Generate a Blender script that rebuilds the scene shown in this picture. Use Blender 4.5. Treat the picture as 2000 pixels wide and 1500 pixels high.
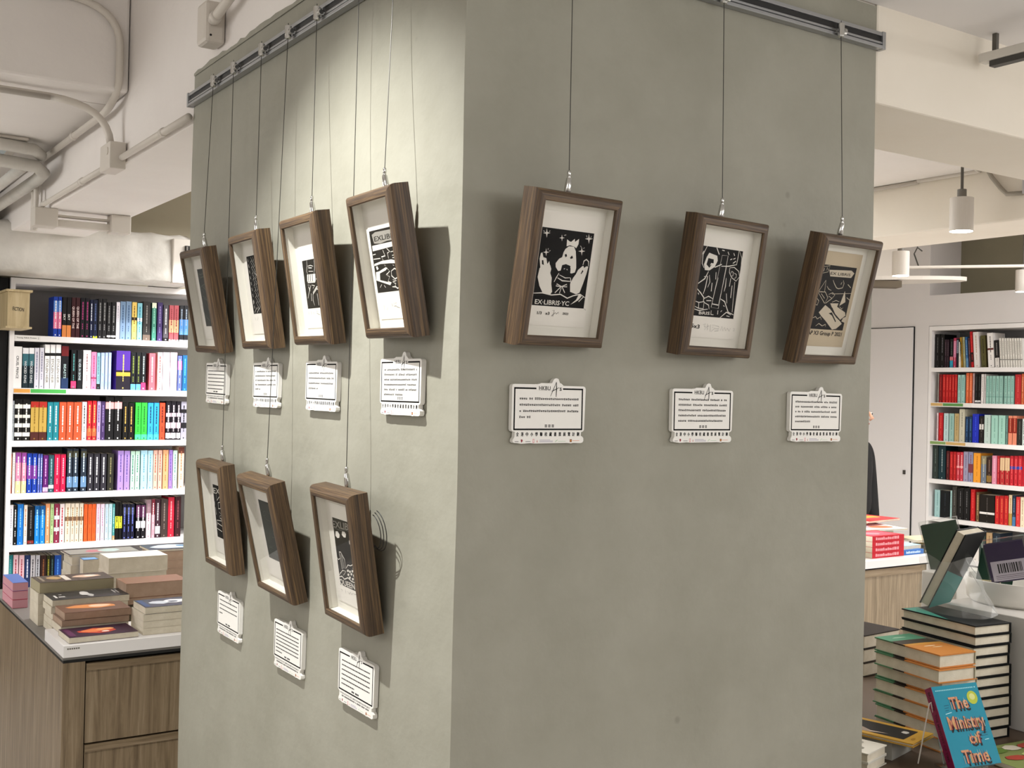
import bpy, math, random, json
from mathutils import Matrix, Vector
for o in list(bpy.data.objects): bpy.data.objects.remove(o)
random.seed(7)
SC = bpy.context.scene
COL = SC.collection
PI = math.pi
def R(d): return math.radians(d)
# ------------------------------------------------------------ camera
YAW, PITCH, ROLL, FPX = R(33.4614), R(0.3502), R(1.2792), 2198.3
fw = Vector((math.sin(YAW)*math.cos(PITCH), math.cos(YAW)*math.cos(PITCH), math.sin(PITCH)))
rt = Vector((math.cos(YAW), -math.sin(YAW), 0)); up = rt.cross(fw)
r2 = math.cos(ROLL)*rt + math.sin(ROLL)*up; u2 = -math.sin(ROLL)*rt + math.cos(ROLL)*up
cam = bpy.data.objects.new('camera', bpy.data.cameras.new('camera')); COL.objects.link(cam)
M = Matrix((r2, u2, -fw)).transposed().to_4x4(); M.translation = Vector((-0.9762, -1.6418, 1.5659))
cam.matrix_world = M
cam.data.sensor_width = 36.0; cam.data.sensor_fit = 'HORIZONTAL'; cam.data.lens = 36.0*FPX/2000.0
cam.data.clip_start = 0.05
SC.camera = cam
# ------------------------------------------------------------ world, lights, exposure
SC.view_settings.view_transform = 'Standard'
try: SC.view_settings.look = 'None'
except Exception: pass
SC.view_settings.gamma = 1.0; SC.view_settings.use_curve_mapping = False
SC.view_settings.exposure = 0.0
SC.cycles.max_bounces = 8; SC.cycles.diffuse_bounces = 5; SC.cycles.glossy_bounces = 4
SC.cycles.transparent_max_bounces = 12; SC.cycles.use_denoising = True
SC.cycles.sample_clamp_indirect = 6.0
W = bpy.data.worlds.new('world'); SC.world = W; W.use_nodes = True
W.node_tree.nodes['Background'].inputs[0].default_value = (1.0, 0.96, 0.9, 1)
W.node_tree.nodes['Background'].inputs[1].default_value = 0.25
def area(name, loc, target, sx, sy, power, col=(1, .95, .87), spread=180):
    d = bpy.data.lights.new(name, 'AREA'); d.shape = 'RECTANGLE'; d.size = sx; d.size_y = sy
    d.energy = power; d.color = col; d.spread = R(spread)
    o = bpy.data.objects.new(name, d); COL.objects.link(o); o.location = loc
    o.rotation_euler = (Vector(target)-Vector(loc)).to_track_quat('-Z', 'Y').to_euler(); return o
def spot(name, loc, target, power, angle, blend=.5, rad=.03, col=(1, .95, .87)):
    d = bpy.data.lights.new(name, 'SPOT'); d.energy = power; d.spot_size = R(angle); d.spot_blend = blend
    d.shadow_soft_size = rad; d.color = col
    o = bpy.data.objects.new(name, d); COL.objects.link(o); o.location = loc
    o.rotation_euler = (Vector(target)-Vector(loc)).to_track_quat('-Z', 'Y').to_euler(); return o
# ceiling spot that washes the left face of the column
WH = (1, .988, .972)
spot('spot_left_face', (-0.85, 0.40, 2.80), (0.0, 0.38, 0.67), 232, 79, .8, .018, (1, .995, .965))
# front light read from the frame shadows; the rest are added fill lights
area('ceiling_light_front', (1.9, -4.1, 2.42), (0.9, 0, 2.1), 3.6, 1.2, 76, WH)
area('fill_light_left', (-2.6, -1.6, 2.92), (-1.6, 0.2, 1.0), 2.2, 2.2, 50, WH)
area('fill_light_aisle', (-2.4, 3.2, 2.50), (-0.9, 2.9, 0.9), 1.4, 2.2, 86, WH)
area('fill_light_rear', (2.0, 3.4, 2.51), (2.0, 3.4, 0), 1.8, 2.2, 135, WH)
area('fill_light_right', (3.6, -1.2, 2.43), (3.6, -1.0, 0), 1.8, 1.2, 122, WH)
area('fill_light_far', (4.8, 1.2, 2.80), (4.6, 1.2, 0), 1.2, 1.6, 68, WH)
# spots on the fiction bookcase and the table in front of it
spot('spot_bookcase_left', (0.1, 3.85, 2.5), (0.22, 4.65, 0.5), 118, 74, .6, .03, (1, .99, .98))
spot('spot_bookcase_mid', (0.90, 3.85, 2.5), (0.82, 4.65, 0.5), 118, 74, .6, .03, (1, .99, .98))
spot('spot_left_table', (-0.35, 1.9, 2.5), (0.05, 2.4, 0.8), 16, 70, .6, .03, (1, .98, .95))
# ------------------------------------------------------------ materials
MATS = {}
def lin(h):
    if not isinstance(h, str): return tuple(h)+(1,)
    c = [int(h[i:i+2], 16)/255 for i in (0, 2, 4)]
    return tuple(x/12.92 if x <= .04045 else ((x+.055)/1.055)**2.4 for x in c)+(1,)
def mat(name, col, rough=.6, metal=0, emit=0, trans=0, spec=None):
    if name in MATS: return MATS[name]
    m = bpy.data.materials.new(name); m.use_nodes = True
    b = m.node_tree.nodes['Principled BSDF']
    b.inputs['Base Color'].default_value = lin(col); b.inputs['Roughness'].default_value = rough
    b.inputs['Metallic'].default_value = metal
    if spec is not None: b.inputs['Specular IOR Level'].default_value = spec
    if emit:
        b.inputs['Emission Color'].default_value = lin(col); b.inputs['Emission Strength'].default_value = emit
    m.diffuse_color = lin(col)
    MATS[name] = m; return m
def ink(h, rough=.5): return mat('ink_'+h, h, rough, spec=.25)
def nodes(m): return m.node_tree.nodes, m.node_tree.links, m.node_tree.nodes['Principled BSDF']
def mottled(name, c1, c2, scale=6, rough=.7, bump=.15, fine=60, spots=None):
    m = mat(name, c1, rough); N, L, b = nodes(m)
    tc = N.new('ShaderNodeTexCoord'); n = N.new('ShaderNodeTexNoise'); n.inputs['Scale'].default_value = scale
    n.inputs['Detail'].default_value = 6; n.inputs['Roughness'].default_value = .6
    r = N.new('ShaderNodeValToRGB'); r.color_ramp.elements[0].position = .3; r.color_ramp.elements[1].position = .7
    r.color_ramp.elements[0].color = lin(c1); r.color_ramp.elements[1].color = lin(c2)
    L.new(tc.outputs['Object'], n.inputs['Vector']); L.new(n.outputs['Fac'], r.inputs['Fac'])
    out = r.outputs['Color']
    if spots:
        v = N.new('ShaderNodeTexVoronoi'); v.inputs['Scale'].default_value = spots[0]
        rr = N.new('ShaderNodeValToRGB'); rr.color_ramp.elements[0].position = spots[1]; rr.color_ramp.elements[1].position = spots[1]*1.5
        rr.color_ramp.elements[0].color = (spots[2],)*3+(1,); rr.color_ramp.elements[1].color = (1, 1, 1, 1)
        mx = N.new('ShaderNodeMixRGB'); mx.blend_type = 'MULTIPLY'; mx.inputs[0].default_value = 1
        L.new(tc.outputs['Object'], v.inputs['Vector']); L.new(v.outputs['Distance'], rr.inputs['Fac'])
        L.new(out, mx.inputs[1]); L.new(rr.outputs['Color'], mx.inputs[2]); out = mx.outputs[0]
    L.new(out, b.inputs['Base Color'])
    f = N.new('ShaderNodeTexNoise'); f.inputs['Scale'].default_value = fine; f.inputs['Detail'].default_value = 4
    bp = N.new('ShaderNodeBump'); bp.inputs['Strength'].default_value = bump; bp.inputs['Distance'].default_value = .004
    L.new(tc.outputs['Object'], f.inputs['Vector']); L.new(f.outputs['Fac'], bp.inputs['Height']); L.new(bp.outputs[0], b.inputs['Normal'])
    return m
def wood(name, cols, stretch=(3, 60, 60), rough=.55, bump=.15, scale=1.0):
    m = mat(name, cols[1], rough); N, L, b = nodes(m)
    tc = N.new('ShaderNodeTexCoord'); mp = N.new('ShaderNodeMapping'); mp.inputs['Scale'].default_value = stretch
    oi = N.new('ShaderNodeObjectInfo')
    ad = N.new('ShaderNodeVectorMath'); ad.operation = 'ADD'
    L.new(tc.outputs['Object'], mp.inputs['Vector']); L.new(mp.outputs[0], ad.inputs[0])
    ml = N.new('ShaderNodeMath'); ml.operation = 'MULTIPLY'; ml.inputs[1].default_value = 37
    L.new(oi.outputs['Random'], ml.inputs[0]); L.new(ml.outputs[0], ad.inputs[1])
    n = N.new('ShaderNodeTexNoise'); n.inputs['Scale'].default_value = scale; n.inputs['Detail'].default_value = 8
    n.inputs['Roughness'].default_value = .65; n.inputs['Distortion'].default_value = .6
    L.new(ad.outputs[0], n.inputs['Vector'])
    r = N.new('ShaderNodeValToRGB'); e = r.color_ramp.elements
    e[0].position = .32; e[0].color = lin(cols[0]); e[1].position = .7; e[1].color = lin(cols[2])
    x = e.new(.5); x.color = lin(cols[1])
    L.new(n.outputs['Fac'], r.inputs['Fac']); L.new(r.outputs['Color'], b.inputs['Base Color'])
    bp = N.new('ShaderNodeBump'); bp.inputs['Strength'].default_value = bump; bp.inputs['Distance'].default_value = .001
    L.new(n.outputs['Fac'], bp.inputs['Height']); L.new(bp.outputs[0], b.inputs['Normal'])
    return m
PAINT = mottled('taupe_wall_paint', '8a887a', '99978a', 3.2, .62, .6, 16, (4.2, .03, .8))
WHITEW = mottled('white_wall_paint', 'dfd9d4', 'e6e1dc', 2.0, .7, .3, 40)
CREAMW = mottled('cream_wall_paint', 'e4dccd', 'eae3d6', 2.0, .7, .25, 30)
CEILM = mottled('ceiling_paint', 'dad5cf', 'e2ddd8', 2.0, .75, .2, 40)
OLIVE = mottled('olive_wall_paint', 'a69e88', 'aea690', 2.0, .7, .2, 40)
FLOORM = mottled('pale_floor_tile', 'cfccc8', 'd6d3cf', 5.0, .35, .05, 50)
LAM = mat('white_laminate', 'e6e3e2', .45)
LAMG = mat('grey_back_panel', '8f8c8c', .6)
DARK = mat('black_gap', '0b0a09', .8)
WOODF = wood('walnut_frame', ('2c1f14', '4c3a28', '79603f'), (7, 330, 330), .5, .35)
WOODT = wood('grey_oak_laminate', ('5f4f3a', '7a6850', '93826a'), (60, 60, 3.2), .5, .12)
WOODX = wood('grey_oak_rail', ('5f4f3a', '7a6850', '93826a'), (3.2, 60, 60), .5, .12)
WOODL = wood('lit_oak_laminate', ('71634e', '8b7b64', 'a29178'), (60, 60, 3.2), .5, .12)  # the grey oak again, lightened in colour to look better lit
SIGNW = wood('birch_sign_wood', ('a08e68', 'b3a07a', 'c0ae8a'), (30, 30, 3), .6, .05)
ALU = mat('brushed_aluminium', 'a9aaab', .38, .9)
CHROME = mat('polished_chrome', 'c9c9c6', .14, 1)
STEEL = mat('steel_wire', '4c4b48', .35, .8)
PIPEW = mat('white_pipe_paint', 'cbc4ba', .5)
PAPER = mat('white_card', 'e9e7e2', .75)
CREAM = mat('cream_paper', 'dedad1', .8)
KRAFT = mat('beige_paper', 'b5a68c', .8)
LINER = mat('white_liner_board', 'dfdcd2', .8)
PLAQ = mat('white_foamboard', 'e8e6e0', .55)
INKK = mat('black_ink', '0a0909', .6, spec=.1)
INKG = mat('dark_green_ink', '1a211f', .4)
INKF = mat('faint_ink', '7a7874', .6)
PAGES = mottled('book_pages', 'c9c0ac', 'd8d0be', 30, .85, .2, 300)
PAGEB = mottled('brown_book_pages', 'a08672', 'ad9480', 30, .85, .2, 300)
LENS = mat('lamp_lens', 'fff6e8', .4, 0, 14)
def glass(name, rough=.0, tint=(1, 1, 1), refl=.07):
    m = bpy.data.materials.new(name); m.use_nodes = True; N = m.node_tree.nodes; L = m.node_tree.links
    for n in list(N): N.remove(n)
    o = N.new('ShaderNodeOutputMaterial'); t = N.new('ShaderNodeBsdfTransparent'); t.inputs[0].default_value = tint+(1,)
    g = N.new('ShaderNodeBsdfGlossy'); g.inputs['Roughness'].default_value = rough
    f = N.new('ShaderNodeLayerWeight'); f.inputs['Blend'].default_value = .5
    pw = N.new('ShaderNodeMath'); pw.operation = 'POWER'; pw.inputs[1].default_value = 4.0
    x = N.new('ShaderNodeMath'); x.operation = 'MULTIPLY_ADD'; x.inputs[1].default_value = .75; x.inputs[2].default_value = refl
    L.new(f.outputs['Facing'], pw.inputs[0])
    mx = N.new('ShaderNodeMixShader'); L.new(pw.outputs[0], x.inputs[0]); L.new(x.outputs[0], mx.inputs[0])
    L.new(t.outputs[0], mx.inputs[1]); L.new(g.outputs[0], mx.inputs[2]); L.new(mx.outputs[0], o.inputs[0]); return m
GLASS = glass('picture_glass', .01, (1, 1, 1), .018)
ACRYL = glass('clear_acrylic', .05, (.93, .95, .95), .06)
BAGM = glass('clear_plastic_film', .25, (.93, .94, .93), .05)
_n = BAGM.node_tree.nodes; _l = BAGM.node_tree.links; _o = [q for q in _n if q.type == 'OUTPUT_MATERIAL'][0]; _s = _o.inputs[0].links[0].from_socket
_d = _n.new('ShaderNodeBsdfDiffuse'); _d.inputs[0].default_value = (.75, .75, .72, 1); _m = _n.new('ShaderNodeMixShader'); _m.inputs[0].default_value = .10
_l.new(_s, _m.inputs[1]); _l.new(_d.outputs[0], _m.inputs[2]); _l.new(_m.outputs[0], _o.inputs[0])
WRAPM = glass('thin_wrap_film', .12, (.97, .98, .97), .05)
# ------------------------------------------------------------ mesh helpers
class MB:
    def __init__(s): s.v = []; s.f = []; s.m = []; s.ms = []
    def mi(s, m):
        if m not in s.ms: s.ms.append(m)
        return s.ms.index(m)
    def add(s, vs, fs, m):
        k = len(s.v); s.v += [tuple(v) for v in vs]; i = s.mi(m)
        for f in fs: s.f.append([a+k for a in f]); s.m.append(i)
        return s
    def box(s, x0, x1, y0, y1, z0, z1, m, T=None):
        vs = [(x, y, z) for x in (x0, x1) for y in (y0, y1) for z in (z0, z1)]
        if T is not None: vs = [T @ Vector(v) for v in vs]
        return s.add(vs, [(0, 1, 3, 2), (4, 6, 7, 5), (0, 4, 5, 1), (2, 3, 7, 6), (0, 2, 6, 4), (1, 5, 7, 3)], m)
    def tube(s, pts, r, m, n=10, cap=True):
        pts = [Vector(p) for p in pts]; rs = r if isinstance(r, (list, tuple)) else [r]*len(pts)
        rings = []; prev = None
        for i, p in enumerate(pts):
            d = (pts[min(i+1, len(pts)-1)]-pts[max(i-1, 0)]).normalized()
            if prev is None: a = Vector((0, 0, 1)) if abs(d.z) < .9 else Vector((1, 0, 0)); a = (a-d*a.dot(d)).normalized()
            else: a = (prev-d*prev.dot(d)).normalized()
            prev = a; b = d.cross(a)
            rings.append([p+(a*math.cos(2*PI*k/n)+b*math.sin(2*PI*k/n))*rs[i] for k in range(n)])
        vs = [v for q in rings for v in q]; fs = []
        for i in range(len(pts)-1):
            for k in range(n): fs.append((i*n+k, i*n+(k+1) % n, (i+1)*n+(k+1) % n, (i+1)*n+k))
        if cap: fs.append(tuple(range(n-1, -1, -1))); fs.append(tuple((len(pts)-1)*n+k for k in range(n)))
        return s.add(vs, fs, m)
    def prism(s, pts, y0, y1, m, m2=None):      # outline in x,z extruded along y (y0 is the front, nearer)
        n = len(pts); vs = [(p[0], y0, p[1]) for p in pts]+[(p[0], y1, p[1]) for p in pts]
        s.add(vs, [tuple(range(n)), tuple(range(2*n-1, n-1, -1))]+[(i, i+n, (i+1) % n+n, (i+1) % n) for i in range(n)], m)
        return s
    def flat(s, pts, y, m): return s.add([(p[0], y, p[1]) for p in pts], [tuple(range(len(pts)))], m)
    def stroke(s, pts, w, y, m):
        P = [Vector((a, b)) for a, b in pts]
        Lf, Rt = [], []
        for i, p in enumerate(P):
            d = (P[min(i+1, len(P)-1)]-P[max(i-1, 0)])
            if d.length < 1e-9: d = Vector((1, 0))
            d.normalize(); n = Vector((-d.y, d.x)); ww = w/2*(.55 if i in (0, len(P)-1) and len(P) > 2 else 1)
            Lf.append(p+n*ww); Rt.append(p-n*ww)
        for i in range(len(P)-1):
            q = [Rt[i], Rt[i+1], Lf[i+1], Lf[i]]
            s.add([(a.x, y, a.y) for a in q], [(0, 1, 2, 3)], m)
        return s
    def build(s, name, parent=None, smooth=False, bevel=0, T=None):
        me = bpy.data.meshes.new(name); me.from_pydata(s.v, [], s.f)
        for m in s.ms: me.materials.append(m)
        me.polygons.foreach_set('material_index', s.m)
        if smooth: me.polygons.foreach_set('use_smooth', [True]*len(me.polygons))
        me.update(); o = bpy.data.objects.new(name, me); COL.objects.link(o)
        if bevel:
            b = o.modifiers.new('bevel', 'BEVEL'); b.width = bevel; b.segments = 2; b.limit_method = 'ANGLE'
        if parent: o.parent = parent
        if T is not None: o.matrix_local = T
        return o
def empty(name, T=None):
    o = bpy.data.objects.new(name, None); COL.objects.link(o); o.empty_display_size = .05
    if T is not None: o.matrix_world = T
    return o
def tag(o, label=None, cat=None, group=None, kind=None):
    if label:
        n = len(label.split())
        if not 4 <= n <= 16: print('LABEL LEN', n, label)
        o['label'] = label
    if cat: o['category'] = cat
    if group: o['group'] = group
    if kind: o['kind'] = kind
    return o
def TR(x=0, y=0, z=0, rz=0, rx=0, ry=0):
    return Matrix.Translation((x, y, z)) @ Matrix.Rotation(rz, 4, 'Z') @ Matrix.Rotation(rx, 4, 'X') @ Matrix.Rotation(ry, 4, 'Y')
_tx = {}
def text2d(t):
    if t in _tx: return _tx[t]
    cu = bpy.data.curves.new('t', 'FONT'); cu.body = t; cu.size = 1; cu.resolution_u = 2; cu.offset = .014 if all(ord(q) < 256 for q in t) else 0.0
    o = bpy.data.objects.new('t', cu); COL.objects.link(o)
    dg = bpy.context.evaluated_depsgraph_get(); me = bpy.data.meshes.new_from_object(o.evaluated_get(dg))
    vs = [(v.co.x, v.co.y) for v in me.vertices]; fs = [tuple(p.vertices) for p in me.polygons]
    if vs:
        x0 = min(v[0] for v in vs); x1 = max(v[0] for v in vs)
    else: x0, x1 = 0, 1
    vs = [(v[0]-x0, v[1]/.72) for v in vs]; _tx[t] = (vs, fs, x1-x0)
    bpy.data.objects.remove(o); bpy.data.curves.remove(cu); bpy.data.meshes.remove(me)
    return _tx[t]
def put_text(mb, t, a, b, h, y, m, rot90=False):
    """cap height h, from point a to point b along the baseline (x,z plane at depth y)"""
    vs, fs, w = text2d(t)
    if not vs: return
    A = Vector(a); d = Vector(b)-A; L = d.length; d.normalize(); n = Vector((-d.y, d.x))
    mb.add([(A.x+d.x*v[0]/w*L+n.x*v[1]*h, y, A.y+d.y*v[0]/w*L+n.y*v[1]*h) for v in vs], [f[::-1] if False else f for f in fs], m)
# ------------------------------------------------------------ room shell
def struct(mb, name, **k): return tag(mb.build(name, **k), kind='structure')
ZL, ZH = 2.53, 2.95
struct(MB().box(-4, 6.6, -5, 5.3, -.06, 0, FLOORM), 'floor')
struct(MB().box(-4, .36, -5, 2.2, ZH, ZH+.05, CEILM).box(.36, .9, -5, 0, ZH, ZH+.05, CEILM), 'ceiling')
struct(MB().box(.9, 6.6, -5, 0.0, 2.44, 2.50, mat('grey_ceiling_paint', 'e2dfdd', .75)), 'ceiling_lowered')
struct(MB().box(.36, 1.5, .31, 5.2, ZH, ZH+.05, CEILM).box(1.5, 3.6, .31, 5.2, ZL, ZL+.05, CEILM).box(-4, .0, 2.42, 5.2, ZL, ZL+.05, CEILM), 'ceiling_low')
struct(MB().box(3.6, 6.6, .31, 5.2, 2.83, 2.88, CEILM), 'ceiling_far')
struct(MB().box(-4.1, 6.6, -5.1, -5, 0, 3, WHITEW), 'wall_front')
struct(MB().box(-4.1, -4, -5, 5.3, 0, 3, WHITEW), 'wall_left')
struct(MB().box(-4, 6.6, 5.1, 5.2, 0, 3, OLIVE), 'wall_back')
struct(MB().box(-1.2, .045, 4.62, 5.1, 0, 2.09, mat('black_curtain_wall', '070707', .9)), 'wall_black')
# right wall: full height beside the bookcase, bulkhead above it, recess over it with its shade put into a darker olive
struct(MB().box(6.0, 6.5, 3.475, 5.1, 0, 2.83, mottled('grey_white_wall', 'd2cecd', 'd8d4d3', 2, .7, .2, 30)).box(6.0, 6.45, 1.9, 3.475, 2.10, 2.32, MATS['grey_white_wall'])
       .box(6.36, 6.5, 1.9, 3.475, 0, 2.83, mottled('olive_paint_shaded', '817b67', '898370', 2, .8, .2, 40)).box(6.0, 6.5, -5, 1.9, 0, 2.83, MATS['grey_white_wall']), 'wall_right')
d = struct(MB().box(5.985, 6.0, 3.60, 4.35, .02, 2.095, mat('door_paint', 'd8d4d4', .55)), 'door_1')
MB().box(5.978, 5.986, 3.64, 3.66, 1.02, 1.05, mat('dark_keyhole', '3a3632', .5)).build('door_lock', d)
MB().box(5.992, 5.999, 3.592, 3.5995, .02, 2.10, DARK).box(5.992, 5.999, 3.592, 4.358, 2.0955, 2.101, DARK).build('door_gap', d)
# column with the exhibition, painted to 2.435 m and white above
def paint_outline():
    pts = []
    y = 1.481
    while y > -.01:
        pts.append(y); y -= .06
    return pts
colm = MB(); CX, CY = 1.0569, 1.481
nz = 60
ring = []
for k in range(nz+1):
    z = 2.436*k/nz; e = .0022*math.sin(z*5.1+1)+.0014*math.sin(z*13+2); g = .002*math.sin(z*4+.5)
    ring.append([(e, e*.6, z), (CX+g, 0, z), (CX, CY, z), (e*.3, CY+g, z)])
vs = [p for q in ring for p in q]; fs = []
for k in range(nz):
    for j in range(4): fs.append((k*4+j, k*4+(j+1) % 4, k*4+4+(j+1) % 4, k*4+4+j))
fs.append(tuple(nz*4+j for j in range(4)))
colm.add(vs, fs, PAINT)
struct(colm, 'wall_column')
up_ = MB().box(.001, CX-.001, .005, CY-.001, 2.436, ZH, WHITEW)
struct(up_, 'wall_column_top')
# ragged paint line, slightly proud
rag = []; random.seed(3)
N = 44
zz = [2.436+(random.random()-.5)*.012+(.02 if 3 < i < 7 else 0)*random.random() for i in range(N+1)]
for i in range(N+1): rag.append((CY*i/N, zz[i]))
rm = MB()
for i in range(N):
    a, b = rag[i], rag[i+1]
    rm.add([(-.0012, a[0], 2.425), (-.0012, b[0], 2.425), (-.0012, b[0], b[1]), (-.0012, a[0], a[1])], [(0, 1, 2, 3)], PAINT)
struct(rm, 'trim_1')
struct(MB().box(.008, .36, CY, 5.1, 2.30, ZH, WHITEW), 'trim_2', bevel=.006)      # beam running back from the column
struct(MB().box(-4, .005, 2.2, 2.42, ZL, ZH, WHITEW), 'trim_3', bevel=.01)          # cross beam
struct(MB().box(CX, 6.6, .0, .31, 2.223, 2.50, CREAMW).box(.36, CX, .004, .31, 2.436, 2.50, CREAMW), 'trim_4', bevel=.006)   # beam to the right
struct(MB().box(3.22, 3.6, .31, 5.1, 2.30, 2.83, CREAMW), 'trim_5', bevel=.008)
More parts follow.
